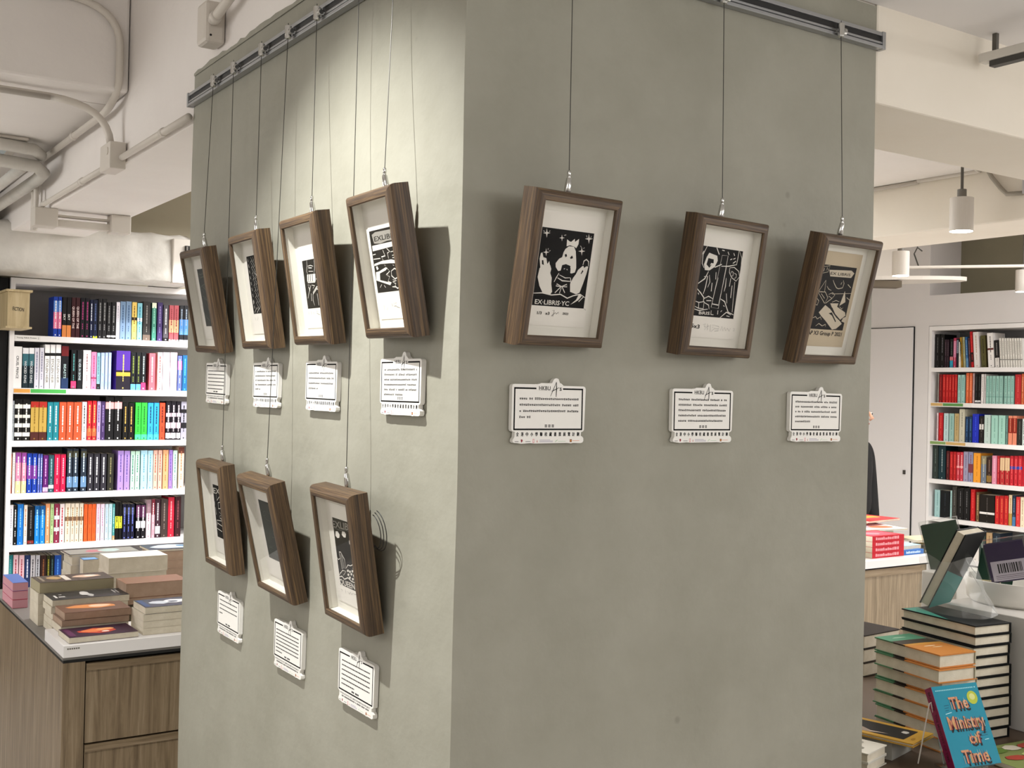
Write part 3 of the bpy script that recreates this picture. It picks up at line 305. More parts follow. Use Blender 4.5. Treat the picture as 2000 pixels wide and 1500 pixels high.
BOOKS = json.loads('{"A":[[269,291,211,"1b3fa8","blue and pink paperback",[[0.2,0.62,"e87ba0"],[0.62,0.9,"5f8fe0"]],"ffffff",""],[292,310,212,"1b3fa8","blue and pink paperback",[[0.2,0.62,"e87ba0"],[0.62,0.9,"5f8fe0"]],"ffffff",""],[313,335,211,"120d10","black paperback with orange foot",[[0,0.3,"e08a4a"]],"f0ece8","SKY"],[336,358,212,"120d10","black paperback with orange foot",[[0,0.3,"e08a4a"]],"f0ece8","SKY"],[359,380,212,"3a1218","maroon paperback with white title",[],"f0dcd8","QUEEN OF THE"],[381,403,213,"3a1218","maroon paperback with white title",[],"f0dcd8","QUEEN OF THE"],[405,428,213,"0d0b12","black paperback with magenta title",[],"b03a78",""],[429,451,214,"0d0b12","black paperback with magenta title",[],"b03a78",""],[453,470,206,"0d1538","navy paperback with white letters",[],"e8ecf4",""],[470,493,207,"101832","dark navy paperback with yellow tag",[[0,0.06,"d8e020"]],"55689a",""],[495,517,214,"1c1a1c","black paperback with grey title",[],"9a9a9a",""],[518,540,215,"1c1a1c","black paperback with grey title",[],"9a9a9a",""],[542,564,198,"0c090b","slim black paperback with white foot mark",[[0.05,0.1,"eeeeee"]],"8a8a8a",""],[565,589,200,"0c090b","slim black paperback with white foot mark",[[0.05,0.1,"eeeeee"]],"8a8a8a",""],[590,610,202,"efe9f2","white paperback",[],"b8b4c0",""],[611,640,207,"7d98b8","slate blue paperback",[],"3c5a80",""],[641,671,209,"7d98b8","slate blue paperback",[],"3c5a80",""],[673,700,207,"f0cd6c","yellow paperback with black drop",[[0.52,0.6,"1a1410"]],"8a6a28",""],[702,729,204,"86c4d2","pale teal paperback",[[0.5,0.6,"f4f8fa"]],"2f7f96",""],[733,774,214,"2e2b2a","thick charcoal paperback",[[0,0.15,"6a5a50"]],"8c8884",""],[781,806,210,"3f7d6c","green paperback with white head",[[0.86,1,"e8ecd0"]],"86c4aa",""],[811,840,214,"3c2c5e","dark purple paperback",[],"8a7aa8",""],[844,873,201,"4a464c","grey speckled paperback",[[0,0.1,"141214"]],"d8d4d6",""],[876,902,202,"a04a50","red and peach paperback",[[0.25,0.6,"e2a07a"],[0,0.06,"eeeeee"]],"7c2a30",""],[903,930,203,"a04a50","red and peach paperback",[[0.25,0.6,"e2a07a"],[0,0.06,"eeeeee"]],"7c2a30",""],[934,958,204,"15151a","black and blue paperback",[[0.2,0.62,"4a80c8"],[0,0.06,"eeeeee"]],"8a98a8",""],[959,985,205,"15151a","black and blue paperback",[[0.2,0.62,"4a80c8"],[0,0.06,"eeeeee"]],"8a98a8",""]],"B":[[78,121,214,"f0eeec","thick white paperback with black title",[],"2a2a2e","CRUEL PRINCE"],[123,153,209,"1d2c34","dark teal paperback with white head",[[0.85,1,"e8e8ea"],[0.55,0.85,"3a6a74"]],"d8dcde","WICKED KING"],[154,180,210,"1d2c34","dark teal paperback with white head",[[0.85,1,"e8e8ea"],[0.55,0.85,"3a6a74"]],"d8dcde","WICKED KING"],[181,205,211,"d4d2dc","pale grey paperback",[],"8a88a0",""],[206,229,212,"d4d2dc","pale grey paperback",[],"8a88a0",""],[231,257,230,"f2f0ee","tall white paperback with black emblem",[[0.74,0.81,"18181a"]],"6a6458","STOLEN HEIR"],[258,284,231,"f2f0ee","tall white paperback with black emblem",[[0.74,0.81,"18181a"]],"6a6458","STOLEN HEIR"],[285,312,232,"f2f0ee","tall white paperback with black emblem",[[0.74,0.81,"18181a"]],"6a6458","STOLEN HEIR"],[314,351,230,"15161c","thick black paperback with red head",[[0.75,0.98,"6a1c20"],[0,0.25,"22365a"]],"a8c0c0","BEASTS"],[363,391,207,"0e0f12","black paperback with hot pink foot",[[0.02,0.2,"d83a68"]],"4a8a88",""],[394,422,206,"141518","black paperback with grey title",[],"a8b4b8","SILVER IN BONE"],[424,465,208,"efeaea","thick white paperback with red letters",[],"8a5a5c",""],[466,494,200,"e07a9e","pink paperback",[[0.28,0.32,"8a2a50"]],"a83a68",""],[495,513,197,"7fa8b4","thin pale blue paperback",[[0,0.15,"22201e"]],"48707c",""],[515,536,198,"93a4cc","lavender blue paperback",[],"c8d4ea",""],[537,554,199,"93a4cc","lavender blue paperback",[],"c8d4ea",""],[555,571,200,"93a4cc","lavender blue paperback",[],"c8d4ea",""],[596,672,212,"4a2a8c","purple boxed set with yellow title",[[0,0.5,"1c1722"],[0.35,0.45,"c89a3a"]],"d8c060",""],[674,701,205,"131518","black paperback with blue foot",[[0.0,0.16,"5a9ad8"]],"7a8a3c",""],[703,729,206,"131518","black paperback with blue foot",[[0.0,0.16,"5a9ad8"]],"7a8a3c",""],[730,756,207,"121216","black paperback with pink foot",[[0.0,0.2,"d83a6c"]],"a8b8b8",""],[772,807,204,"e8606c","coral red paperback",[],"f6c8c8",""],[818,846,211,"efe4dc","cream patterned paperback",[],"8a4a4a",""],[847,887,212,"eed4e0","pale pink paperback",[],"d8a8bc",""],[888,927,213,"eed4e0","pale pink paperback",[],"d8a8bc",""],[930,955,196,"5a66b8","violet and pink paperback",[[0.6,0.85,"d86a9a"]],"c8d0f0",""],[957,986,200,"1c5a88","deep blue paperback",[],"4ab0c0",""]],"C":[[80,91,206,"9aa0a4","thin grey paperback",[],"5a5e62",""],[92,129,213,"141210","black paperback with white floral spine",[[0.1,0.2,"e8e4da"],[0.32,0.42,"e8e4da"],[0.55,0.63,"d8d4ca"],[0.78,0.88,"e8e4da"]],"f0ece0",""],[130,167,213,"141210","black paperback with white floral spine",[[0.1,0.2,"e8e4da"],[0.32,0.42,"e8e4da"],[0.55,0.63,"d8d4ca"],[0.78,0.88,"e8e4da"]],"f0ece0",""],[169,209,203,"b8984a","tan paperback with red head",[[0.85,1,"a82a22"],[0,0.22,"4a2420"]],"8a6a2a",""],[210,249,203,"b8984a","tan paperback with red head",[[0.85,1,"a82a22"],[0,0.22,"4a2420"]],"8a6a2a",""],[251,280,201,"1f7a86","teal paperback",[],"e0f0f0",""],[280,309,202,"1f7a86","teal paperback",[],"e0f0f0",""],[310,346,202,"c8502f","rust orange paperback",[],"f8e4dc",""],[347,382,203,"c8502f","rust orange paperback",[],"f8e4dc",""],[383,424,203,"c8502f","rust orange paperback",[],"f8e4dc",""],[425,450,205,"f2f0ee","white paperback",[],"3a3a3a",""],[452,476,210,"d8242e","bright red paperback",[[0.1,0.3,"e8603a"]],"f0b060",""],[478,500,211,"d8242e","bright red paperback",[[0.1,0.3,"e8603a"]],"f0b060",""],[502,522,209,"a894c0","lilac paperback",[],"5a4a7a",""],[523,545,209,"43305c","deep violet paperback",[],"8a78a8",""],[546,590,234,"111012","tall black paperback with pink bloom",[[0.72,0.88,"e8a0a0"]],"f0f0f0",""],[592,633,235,"111012","tall black paperback with pink bloom",[[0.72,0.88,"e8a0a0"]],"f0f0f0",""],[637,667,202,"0e0c0b","black paperback with gold title",[],"c8a050",""],[668,699,202,"0e0c0b","black paperback with gold title",[],"c8a050",""],[704,736,205,"35c23e","bright green paperback",[[0.02,0.15,"48e090"]],"1a5a20",""],[737,769,205,"35c23e","bright green paperback",[[0.02,0.15,"48e090"]],"1a5a20",""],[771,803,204,"2f9ad8","sky blue paperback",[[0.02,0.15,"48d0f0"]],"12384e",""],[805,834,205,"2f9ad8","sky blue paperback",[[0.02,0.15,"48d0f0"]],"12384e",""],[836,867,205,"e8482c","orange red paperback",[],"3a1410",""],[871,899,213,"19141c","black paperback with pink ornament",[[0.04,0.18,"f0dce4"],[0.3,0.45,"d8b4c4"],[0.6,0.7,"c8a8b8"]],"e8d8e0",""],[900,928,214,"19141c","black paperback with pink ornament",[[0.04,0.18,"f0dce4"],[0.3,0.45,"d8b4c4"],[0.6,0.7,"c8a8b8"]],"e8d8e0",""],[930,954,214,"19141c","black paperback with pink ornament",[[0.04,0.18,"f0dce4"],[0.3,0.45,"d8b4c4"],[0.6,0.7,"c8a8b8"]],"e8d8e0",""],[955,988,213,"9a98a8","grey paperback with black blots",[[0.3,0.45,"1a181c"],[0.7,0.8,"1a181c"]],"18161a",""]],"D":[[79,86,204,"a8482c","thin rust paperback",[],"d8a060",""],[87,101,211,"eeece8","thin white paperback",[],"a8a4a0",""],[102,129,211,"e08aa8","pink and yellow paperback",[[0.75,1,"9a4aa0"],[0,0.3,"f0d8a0"]],"f8f0f4",""],[131,155,210,"e08aa8","pink and yellow paperback",[[0.75,1,"9a4aa0"],[0,0.3,"f0d8a0"]],"f8f0f4",""],[157,182,206,"1c3ea8","blue paperback with purple band",[[0.35,0.7,"7a3a9a"]],"c8d8f8",""],[183,208,205,"1c3ea8","blue paperback with purple band",[[0.35,0.7,"7a3a9a"]],"c8d8f8",""],[210,222,202,"5a6ac0","slim blue and white paperback",[],"f0f4fc",""],[223,234,202,"5a6ac0","slim blue and white paperback",[],"f0f4fc",""],[236,263,196,"5c1c6a","purple paperback with white foot",[[0.02,0.14,"e8b8dc"]],"d89ad8",""],[264,291,196,"2c5058","grey teal paperback",[[0.1,0.2,"d8d8dc"]],"88b0b4",""],[292,322,200,"c81c48","crimson paperback",[],"f0a8b8",""],[323,350,199,"c81c48","crimson paperback",[],"f0a8b8",""],[355,383,228,"26303e","tall dark slate paperback",[[0.1,0.35,"6a90b8"],[0.8,0.95,"4a4a3a"]],"c8dcec",""],[385,413,228,"26303e","tall dark slate paperback",[[0.1,0.35,"6a90b8"],[0.8,0.95,"4a4a3a"]],"c8dcec",""],[425,455,227,"26303e","tall dark slate paperback",[[0.1,0.35,"6a90b8"],[0.8,0.95,"4a4a3a"]],"c8dcec",""],[460,490,202,"2e2c34","charcoal paperback with white lettering",[],"f4f4f6",""],[493,524,202,"2e2c34","charcoal paperback with white lettering",[],"f4f4f6",""],[528,559,201,"2e2c34","charcoal paperback with white lettering",[],"f4f4f6",""],[563,597,199,"2b2a24","dark olive paperback",[],"8a845c",""],[617,649,215,"a88ad0","lilac paperback",[],"5c4a90",""],[651,682,214,"a88ad0","lilac paperback",[],"5c4a90",""],[685,709,212,"b8dcc8","mint green paperback",[],"4a8a70",""],[710,735,212,"b8dcc8","mint green paperback",[],"4a8a70",""],[739,776,215,"a8d4e4","light blue paperback",[],"5a94b0",""],[777,807,214,"a8d4e4","light blue paperback",[],"5a94b0",""],[808,832,215,"eeb4a4","peach pink paperback",[],"b85a4c",""],[834,857,215,"eeb4a4","peach pink paperback",[],"b85a4c",""],[860,892,216,"e8a478","apricot paperback",[],"b8682c",""],[893,915,216,"9c7ccc","slim lilac paperback",[],"5c4a90",""],[916,941,213,"c4dcd4","pale mint paperback",[],"5a9484",""],[947,979,232,"f0cdb0","cream paperback in a brown slipcase",[[0.85,1,"6a3a30"]],"b8785a",""]],"E":[[77,98,208,"e8e6ea","white paperback",[],"a8a4b0",""],[99,116,204,"121214","black paperback with white dots",[],"f0f0f0",""],[117,147,211,"1e78d0","blue paperback",[],"80c0f0",""],[148,166,205,"efe6da","cream paperback with coloured title",[],"c87a4a",""],[167,199,197,"161414","black paperback",[[0.02,0.1,"8a2a24"]],"6a6a6a",""],[201,226,199,"1c86dc","bright blue paperback",[[0.75,1,"155a98"]],"a0d8f8",""],[227,253,198,"1c86dc","bright blue paperback",[[0.75,1,"155a98"]],"a0d8f8",""],[254,277,208,"e09a6c","orange patterned paperback",[],"f8e0c8",""],[278,296,207,"b4cc94","light green paperback",[],"6a8a48",""],[297,324,206,"8a2c48","maroon and white paperback",[[0.3,0.4,"f0dce4"],[0.6,0.7,"f0dce4"]],"f8e8ec",""],[325,350,205,"e8dcdc","white paperback with red title",[],"b03040",""],[351,380,206,"e4d8c4","cream paperback with brown motif",[[0.55,0.66,"7a5c48"]],"a8845c",""],[380,401,205,"e4d8c4","cream paperback with brown motif",[[0.55,0.66,"7a5c48"]],"a8845c",""],[401,423,205,"e4d8c4","cream paperback with brown motif",[[0.55,0.66,"7a5c48"]],"a8845c",""],[424,445,204,"e4d8c4","cream paperback with brown motif",[[0.55,0.66,"7a5c48"]],"a8845c",""],[447,467,199,"e8602c","plain orange paperback",[],"c84818",""],[468,489,198,"e8602c","plain orange paperback",[],"c84818",""],[489,510,198,"e8602c","plain orange paperback",[],"c84818",""],[511,532,198,"ecc8d8","pale pink paperback",[],"c890a8",""],[533,555,197,"e8d0e0","blush pink paperback",[],"b894b0",""],[556,576,196,"c0d4e0","pale blue paperback",[],"88a8c0",""],[576,595,196,"b8dce4","ice blue paperback",[],"80b0c0",""],[596,609,195,"4a9a9a","thin teal paperback",[[0,0.12,"e0a070"]],"b8e0e0",""],[610,629,206,"0e0e0c","black paperback with yellow title",[[0.3,0.62,"d8dc3c"]],"0e0e0c",""],[630,647,205,"0e0e0c","black paperback with yellow title",[[0.3,0.62,"d8dc3c"]],"0e0e0c",""],[650,670,193,"14142c","black paperback with blue script",[[0.7,0.9,"3a3a40"]],"7080e0",""],[672,692,192,"14142c","black paperback with blue script",[[0.7,0.9,"3a3a40"]],"7080e0",""],[693,713,191,"14142c","black paperback with blue script",[[0.7,0.9,"3a3a40"]],"7080e0",""],[721,746,193,"0f0c12","black paperback with purple head",[[0.6,0.95,"5a2c50"],[0.3,0.5,"e8e4ec"]],"e8e4ec",""],[748,772,192,"0f0c12","black paperback with purple head",[[0.6,0.95,"5a2c50"],[0.3,0.5,"e8e4ec"]],"e8e4ec",""],[776,803,211,"dcc8d0","pale pink and white paperback",[[0.65,1,"8a7078"]],"a88494",""],[805,824,213,"c89aa8","dusky pink paperback",[[0.6,1,"7a2838"]],"f0e0e4",""],[825,854,213,"3e2430","dark maroon paperback with white motif",[[0.1,0.3,"c8c4cc"]],"e0dce0",""],[856,895,211,"3f3330","grey brown paperback",[],"8a7a74",""],[895,931,221,"b82038","crimson paperback",[],"f0a0a8",""],[934,968,223,"38161c","dark red paperback",[],"8a4a50",""]],"F":[[77,101,222,"1f7478","teal paperback",[],"58a0a0",""],[102,128,221,"d8b8c0","pink and white paperback",[],"a03a4c",""],[130,157,219,"d8b4bc","rose and white paperback",[],"a03a4c",""],[158,185,217,"1f2f58","navy paperback",[],"c8ccdc",""],[186,210,215,"b0acb0","grey paperback",[],"48464a",""],[211,233,214,"a8a8ae","light grey paperback",[],"48464a",""],[235,265,212,"2c1814","dark brown paperback",[],"7a4a2a",""],[266,284,210,"2a2c10","dark olive paperback",[],"9a9030",""],[285,303,209,"141c20","black paperback",[],"3a5a5a",""],[304,339,208,"153f88","blue paperback",[],"4a80c8",""]],"rA":[[3443,3401,244,"0c0a0b","thick tall black hardback",[],"5a5a58",""],[3400,3366,241,"0e0c0e","tall black hardback",[],"6a6a70",""],[3364,3346,203,"2c1c26","dark plum paperback",[],"5a4a54",""],[3345,3327,202,"2c1c26","dark plum paperback",[],"5a4a54",""],[3320,3294,206,"121214","black paperback with cyan foot",[[0,0.25,"2898b8"],[0.25,0.38,"d87a84"]],"5a6260",""],[3292,3269,212,"b03a58","raspberry pink paperback",[[0.35,0.9,"c8789a"]],"e8a8b8",""],[3267,3251,206,"1e2028","dark grey paperback",[[0.5,0.95,"8a90a0"]],"3a3c44",""],[3249,3229,183,"e8e4dc","low white paperback",[],"b0a89c",""],[3229,3209,216,"a07a28","ochre paperback",[],"6a5a18",""],[3208,3189,217,"a8a884","khaki paperback",[],"7a7a58",""],[3188,3167,217,"1f5488","royal blue paperback",[[0,0.3,"5a88b0"]],"88b0d8",""],[3165,3148,210,"4a2c34","maroon paperback",[],"8a6a70",""],[3148,3125,254,"b01820","tall red paperback",[[0.15,0.42,"241214"]],"e0403c",""],[3124,3077,249,"e4dedc","wide white hardback",[],"b89c80",""],[3067,3027,223,"453c20","olive and black hardback",[[0.0,1,"54502c"]],"201c10",""],[3016,2967,239,"ece8e6","tall white hardback with red mark",[[0.5,0.56,"6a3430"]],"5a5450",""],[2963,2928,188,"1c1a1c","black and white hardback",[[0,0.35,"d8d4d0"]],"8a8684",""],[2926,2908,201,"e2dfd8","white paperback with grey band",[[0.25,0.28,"6a6a68"]],"b0aca4",""],[2907,2889,201,"e2dfd8","white paperback with grey band",[[0.25,0.28,"6a6a68"]],"b0aca4",""],[2888,2870,200,"e2dfd8","white paperback with grey band",[[0.25,0.28,"6a6a68"]],"b0aca4",""],[2869,2851,200,"e2dfd8","white paperback with grey band",[[0.25,0.28,"6a6a68"]],"b0aca4",""],[2850,2832,199,"e2dfd8","white paperback with grey band",[[0.25,0.28,"6a6a68"]],"b0aca4",""],[2831,2814,199,"e2dfd8","white paperback with grey band",[[0.25,0.28,"6a6a68"]],"b0aca4",""],[2813,2795,198,"e2dfd8","white paperback with grey band",[[0.25,0.28,"6a6a68"]],"b0aca4",""],[2794,2777,198,"e2dfd8","white paperback with grey band",[[0.25,0.28,"6a6a68"]],"b0aca4",""],[2776,2758,197,"e2dfd8","white paperback with grey band",[[0.25,0.28,"6a6a68"]],"b0aca4",""]],"rB":[[3414,3405,211,"a8a098","thin grey booklet",[],"7a746c",""],[3403,3377,203,"7a1418","dark red book",[],"b03a38",""],[3375,3350,202,"b81a1c","red book",[],"e05a4c",""],[3349,3324,202,"b81a1c","red book",[],"e05a4c",""],[3324,3301,202,"b81a1c","red book",[],"e05a4c",""],[3300,3278,202,"b81a1c","red book",[],"e05a4c",""],[3277,3256,202,"b81a1c","red book",[],"e05a4c",""],[3252,3227,200,"9cc4bc","mint green book",[],"5a8c84",""],[3226,3195,200,"9cc4bc","mint green book",[],"5a8c84",""],[3186,3161,213,"d8643a","orange book",[],"f09a70",""],[3160,3136,213,"d8643a","orange book",[],"f09a70",""],[3133,3120,211,"c8a8a8","pinkish grey book",[],"8a6a6a",""],[3115,3093,207,"0e0c0c","black book with white foot",[[0.03,0.1,"e8e8e8"]],"4a4a4a",""],[3092,3070,207,"0e0c0c","black book with white foot",[[0.03,0.1,"e8e8e8"]],"4a4a4a",""],[3068,3046,205,"e4dedc","white book",[],"b0a8a4",""],[3043,3032,205,"e4dedc","white book",[],"b0a8a4",""],[3030,3007,193,"96bfb4","pale mint book",[[0.24,0.26,"5a8c80"]],"6a9c90",""],[3006,2985,193,"96bfb4","pale mint book",[[0.24,0.26,"5a8c80"]],"6a9c90",""],[2984,2957,193,"96bfb4","pale mint book",[[0.24,0.26,"5a8c80"]],"6a9c90",""],[2956,2931,193,"96bfb4","pale mint book",[[0.24,0.26,"5a8c80"]],"6a9c90",""],[2930,2904,193,"96bfb4","pale mint book",[[0.24,0.26,"5a8c80"]],"6a9c90",""],[2894,2871,193,"96bfb4","pale mint book",[[0.24,0.26,"5a8c80"]],"6a9c90",""],[2870,2846,193,"96bfb4","pale mint book",[[0.24,0.26,"5a8c80"]],"6a9c90",""],[2846,2822,193,"96bfb4","pale mint book",[[0.24,0.26,"5a8c80"]],"6a9c90",""],[2814,2769,203,"b82a2c","thick red book",[],"e0605a",""],[2768,2750,207,"c8643c","burnt orange book",[],"f0a080",""]],"rC":[[3417,3403,201,"e0c8cc","thin pale pink book",[],"a88a90",""],[3401,3364,202,"b81c24","red book",[],"e05a50",""],[3359,3319,200,"b8d0d0","pale blue book",[],"7a9c9c",""],[3316,3274,200,"94b8b0","mint green book",[],"5a8c84",""],[3272,3235,201,"b8a070","tan book",[],"8a7448",""],[3234,3189,233,"c4c0ac","tall beige book",[],"8a8878",""],[3185,3159,181,"1a3558","navy book",[],"4a78a8",""],[3157,3131,182,"1a3558","navy book",[],"4a78a8",""],[3130,3079,202,"1c2cb0","bright blue book",[],"3a58e8",""],[3076,3042,189,"1c1818","black book with white patch",[[0.5,0.7,"d8d4d0"]],"5a5250",""],[3038,2990,198,"bccfc8","pale grey green book",[],"8aa098",""],[2985,2933,196,"9cc8ba","mint book",[],"6a9c8c",""],[2931,2879,198,"9cc8ba","mint book",[],"6a9c8c",""],[2876,2860,193,"5a7c74","thin green book",[],"8aaca4",""],[2858,2827,197,"d88468","salmon orange book",[[0.4,0.92,"8a2418"]],"d88468",""],[2826,2795,198,"d88468","salmon orange book",[[0.4,0.92,"8a2418"]],"d88468",""],[2793,2756,179,"242220","dark grey book",[],"5a5854",""],[2755,2733,180,"c8d4d0","pale green book",[],"5a5854",""]],"rD":[[3444,3398,241,"2a3430","dark grey green hardback",[],"5a6a64",""],[3396,3337,240,"0f2c34","thick dark teal hardback",[],"a8b8b8",""],[3332,3305,207,"4a1418","dark maroon book",[],"8a4a48",""],[3303,3277,202,"b41c20","red book",[],"e04a44",""],[3276,3250,203,"b41c20","red book",[],"e04a44",""],[3248,3222,202,"c83a48","rose red book",[[0.45,0.52,"f0a0a0"]],"f0b8b8",""],[3221,3195,204,"c83a48","rose red book",[[0.45,0.52,"f0a0a0"]],"f0b8b8",""],[3194,3156,210,"9a94ac","lilac grey book",[],"5c5878",""],[3155,3118,210,"8a8cac","blue grey book",[[0.3,0.6,"7a3a44"]],"7a3a44",""],[3116,3060,205,"e89a30","thick orange book",[],"b86a18",""],[3056,3016,188,"8a8268","olive grey book",[[0,0.7,"6a7484"]],"c8c4a8",""],[3013,2975,181,"342018","dark brown book",[[0.05,0.3,"8a6a30"]],"8a7060",""],[2973,2936,195,"d88ca4","pink book",[],"f0c0d0",""],[2935,2915,195,"b42430","thin red book",[],"e06a68",""],[2913,2878,193,"b42c30","red book with beige panel",[[0.5,0.95,"d8b890"]],"c8a080",""],[2876,2841,195,"b42c30","red book with beige panel",[[0.5,0.95,"d8b890"]],"c8a080",""],[2839,2812,201,"c02430","scarlet book",[[0.55,0.65,"3048a8"]],"f06a68",""],[2810,2782,202,"c02430","scarlet book",[[0.55,0.65,"3048a8"]],"f06a68",""],[2781,2751,204,"c02430","scarlet book",[[0.55,0.65,"3048a8"]],"f06a68",""]],"rE":[[3422,3376,194,"9cc0c0","pale teal book",[],"6a9494",""],[3375,3296,194,"0c1014","wide black hardback",[],"2a343c",""],[3294,3279,199,"a8ccc8","thin mint book",[],"6a9494",""],[3278,3241,228,"3a3834","dark taupe book",[],"6a6864",""],[3238,3187,221,"121012","tall black hardback",[],"6a6a6a",""],[3186,3137,226,"121012","tall black hardback",[],"6a6a6a",""],[3132,3097,223,"c01c20","tall red book",[],"e8504c",""],[3089,3064,206,"6a5438","thin brown book",[],"c8a878",""],[3062,2947,193,"18120f","boxed set of black books with white band",[[0.3,0.38,"e8e4e0"]],"5a5450",""],[2944,2911,193,"c82428","scarlet book",[],"e87a50",""],[2910,2878,196,"c82428","scarlet book",[],"e87a50",""],[2877,2846,199,"c82428","scarlet book",[],"e87a50",""],[2843,2818,208,"e8d0ac","cream book",[[0,0.4,"b89040"]],"b8905a",""],[2816,2792,208,"1f3048","navy book",[[0,0.3,"4a80b0"]],"6a88a8",""],[2790,2759,200,"d83a3c","bright red book",[],"f08a80",""],[2758,2728,201,"efe0c4","pale cream book",[],"b8a080",""]]}')
# ------------------------------------------------------------ hanging rails
def rail(length, T, label, ends):
    r = empty('picture_rail', T); tag(r, label, 'rail', 'aluminium picture rails')
    z0, h = 2.338, .037
    m = MB().box(0, length, -.004, -.0005, z0, z0+h, ALU).box(0, length, -.016, -.004, z0+h-.0085, z0+h, ALU)
    m.box(0, length, -.016, -.004, z0+.0105, z0+.0155, ALU).box(0, length, -.0125, -.004, z0+.0075, z0+.0105, ALU).box(0, length, -.018, -.004, z0, z0+.0075, ALU)
    m.build('track', r, bevel=.0008)
    MB().box(.002, length-.002, -.0125, -.004, z0+.0155, z0+h-.0085, mat('slot_black', '111111', .5)).build('slot', r)
    for x in ends:
        c = MB().box(x-.005, x+.005, -.0185, -.0005, z0-.001, z0+h+.001, ALU); c.tube([(x+(.005 if x > .5 else -.005), -.010, z0+.02), (x+(.0065 if x > .5 else -.0065), -.010, z0+.02)], .0045, DARK, 8)
        c.build('end_cap', r, bevel=.0006)
    return r
LF = Matrix(((0, 1, 0, 0), (-1, 0, 0, 0), (0, 0, 1, 0), (0, 0, 0, 1)))     # wall frame of the left face: x along -y
rail(1.066, TR(0, 0, 0), 'aluminium picture rail along the top of the right face', (1.061,))
rail(1.486, LF @ TR(-1.486, 0, 0), 'aluminium picture rail along the top of the left face', (.005,))
# ------------------------------------------------------------ picture frames
FW, FH, FD, FB = .207, .2664, .0393, .0194
def frame_rail_mesh(length, name):
    """mitred moulding along local x, outer edge at z=0, growing to z=FB"""
    prof = [(0, -.0005), (0, -FD+.013), (.0006, -FD+.009), (.0022, -FD+.0055), (.0048, -FD+.0026), (.0082, -FD+.0008), (.012, -FD), (FB-.0015, -FD), (FB, -FD+.0018), (FB, -FD+.006), (FB-.004, -FD+.0065), (FB-.004, -.0005)]
    mb = MB(); n = len(prof)
    vs = [(s, y, s) for s, y in prof]+[(length-s, y, s) for s, y in prof]
    fs = [tuple(range(n)), tuple(range(2*n-1, n-1, -1))]+[(i, i+n, (i+1) % n+n, (i+1) % n) for i in range(n)]
    mb.add(vs, fs, WOODF)
    me = bpy.data.meshes.new(name); me.from_pydata(mb.v, [], mb.f); me.materials.append(WOODF); me.update()
    return me
RAILW, RAILH = frame_rail_mesh(FW, 'frame_rail'), frame_rail_mesh(FH, 'frame_rail')
def link(name, me, parent, T):
    o = bpy.data.objects.new(name, me); COL.objects.link(o); o.parent = parent; o.matrix_local = T; return o
FT = {}
def picture(i, label, blk=INKK, paper=CREAM, foggy=False):
    a = ART[str(i)]
    T = Matrix([r for r in a['m']]+[[0, 0, 0, 1]]); FT[i] = T
    e = empty('framed_print', T); tag(e, label, 'picture frame', 'walnut framed block prints on the column')
    link('bottom_rail', RAILW, e, TR(-FW/2, 0, 0)); link('top_rail', RAILW, e, TR(FW/2, 0, FH, ry=PI))
    link('side_rail', RAILH, e, TR(-FW/2, 0, FH, ry=PI/2)); link('side_rail', RAILH, e, TR(FW/2, 0, 0, ry=-PI/2))
    w = FW/2-FB+.004; b = FB-.004
    MB().box(-w-.003, w+.003, -.0045, -.0008, b-.003, FH-b+.003, mat('backing_board', '6a5238', .8)).build('backing_board', e)
    m = MB(); t = .0015
    m.box(-w, -w+t, -FD+.0075, -.0046, b, FH-b, LINER).box(w-t, w, -FD+.0075, -.0046, b, FH-b, LINER)
    m.box(-w, w, -FD+.0075, -.0046, b, b+t, LINER).box(-w, w, -FD+.0075, -.0046, FH-b-t, FH-b, LINER).box(-w, w, -.0130, -.0046, b, FH-b, LINER)
    m.build('mat_board', e)
    g = MB().flat([(-w, b), (w, b), (w, FH-b), (-w, FH-b)], -FD+.0072, GLASS); g.build('glass', e)
    pr = MB().box(-.0695, .0705, -.0142, -.0131, .034, .2325, paper); p = pr.build('paper', e)
    q = [v*1e-4 for v in a['q']]
    x0 = (q[0]+q[6])/2; x1 = min((q[2]+q[4])/2, .062); z1 = q[1]; z0 = (q[7]+q[5])/2 if abs(q[5]-q[7]) < 40 else q[7]
    if i in (4, 5, 6, 7, 8, 9, 10): x1 = .0615; z0 = q[7]
    pm = MB(); y = -.0143
    pm.flat([(x0, z0), (x1, z0), (x1, z1), (x0, z1)], y, blk)
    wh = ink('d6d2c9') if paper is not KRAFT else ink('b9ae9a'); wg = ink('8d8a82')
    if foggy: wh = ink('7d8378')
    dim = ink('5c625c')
    k = 0
    for s in a['s']:
        k += 1; y = -.0144-.00001*k
        def cl(c): return [(min(max(c[j]*1e-4, -.069), .0675), c[j+1]*1e-4) for j in range(0, len(c), 2)]
        if s[0] == 'p': pm.flat(cl(s[1])[::-1], y, wh)
        elif s[0] == 'g': pm.flat(cl(s[1])[::-1], y, wg if paper is not KRAFT else wh)
        elif s[0] == 'k': pm.flat(cl(s[1])[::-1], y, blk)
        elif s[0] == 's': pm.stroke(cl(s[2]), s[1]*1.35e-4, y, wh)
        elif s[0] == 'd': pm.stroke(cl(s[2]), s[1]*1.2e-4, y, dim)
        elif s[0] == 'b': pm.stroke(cl(s[2]), s[1]*1e-4, y, ink('3a3836'))
        elif s[0] == 't':
            c = cl(s[2]); put_text(pm, s[1], c[0], c[1], s[3]*1e-4*.8, y, {'w': wh, 'g': wg, 'k': blk}[s[4]])
    o = pm.build('block_print', p)
    # sawtooth hanger at the back and the small bumpers
    hb = MB()
    hb.box(-.012, .012, -.0008, .0006, FH-.012, FH-.004, CHROME); hb.build('hanger_plate', e)
    bm = MB(); s_ = 1 if i > 3 else -1
    return e
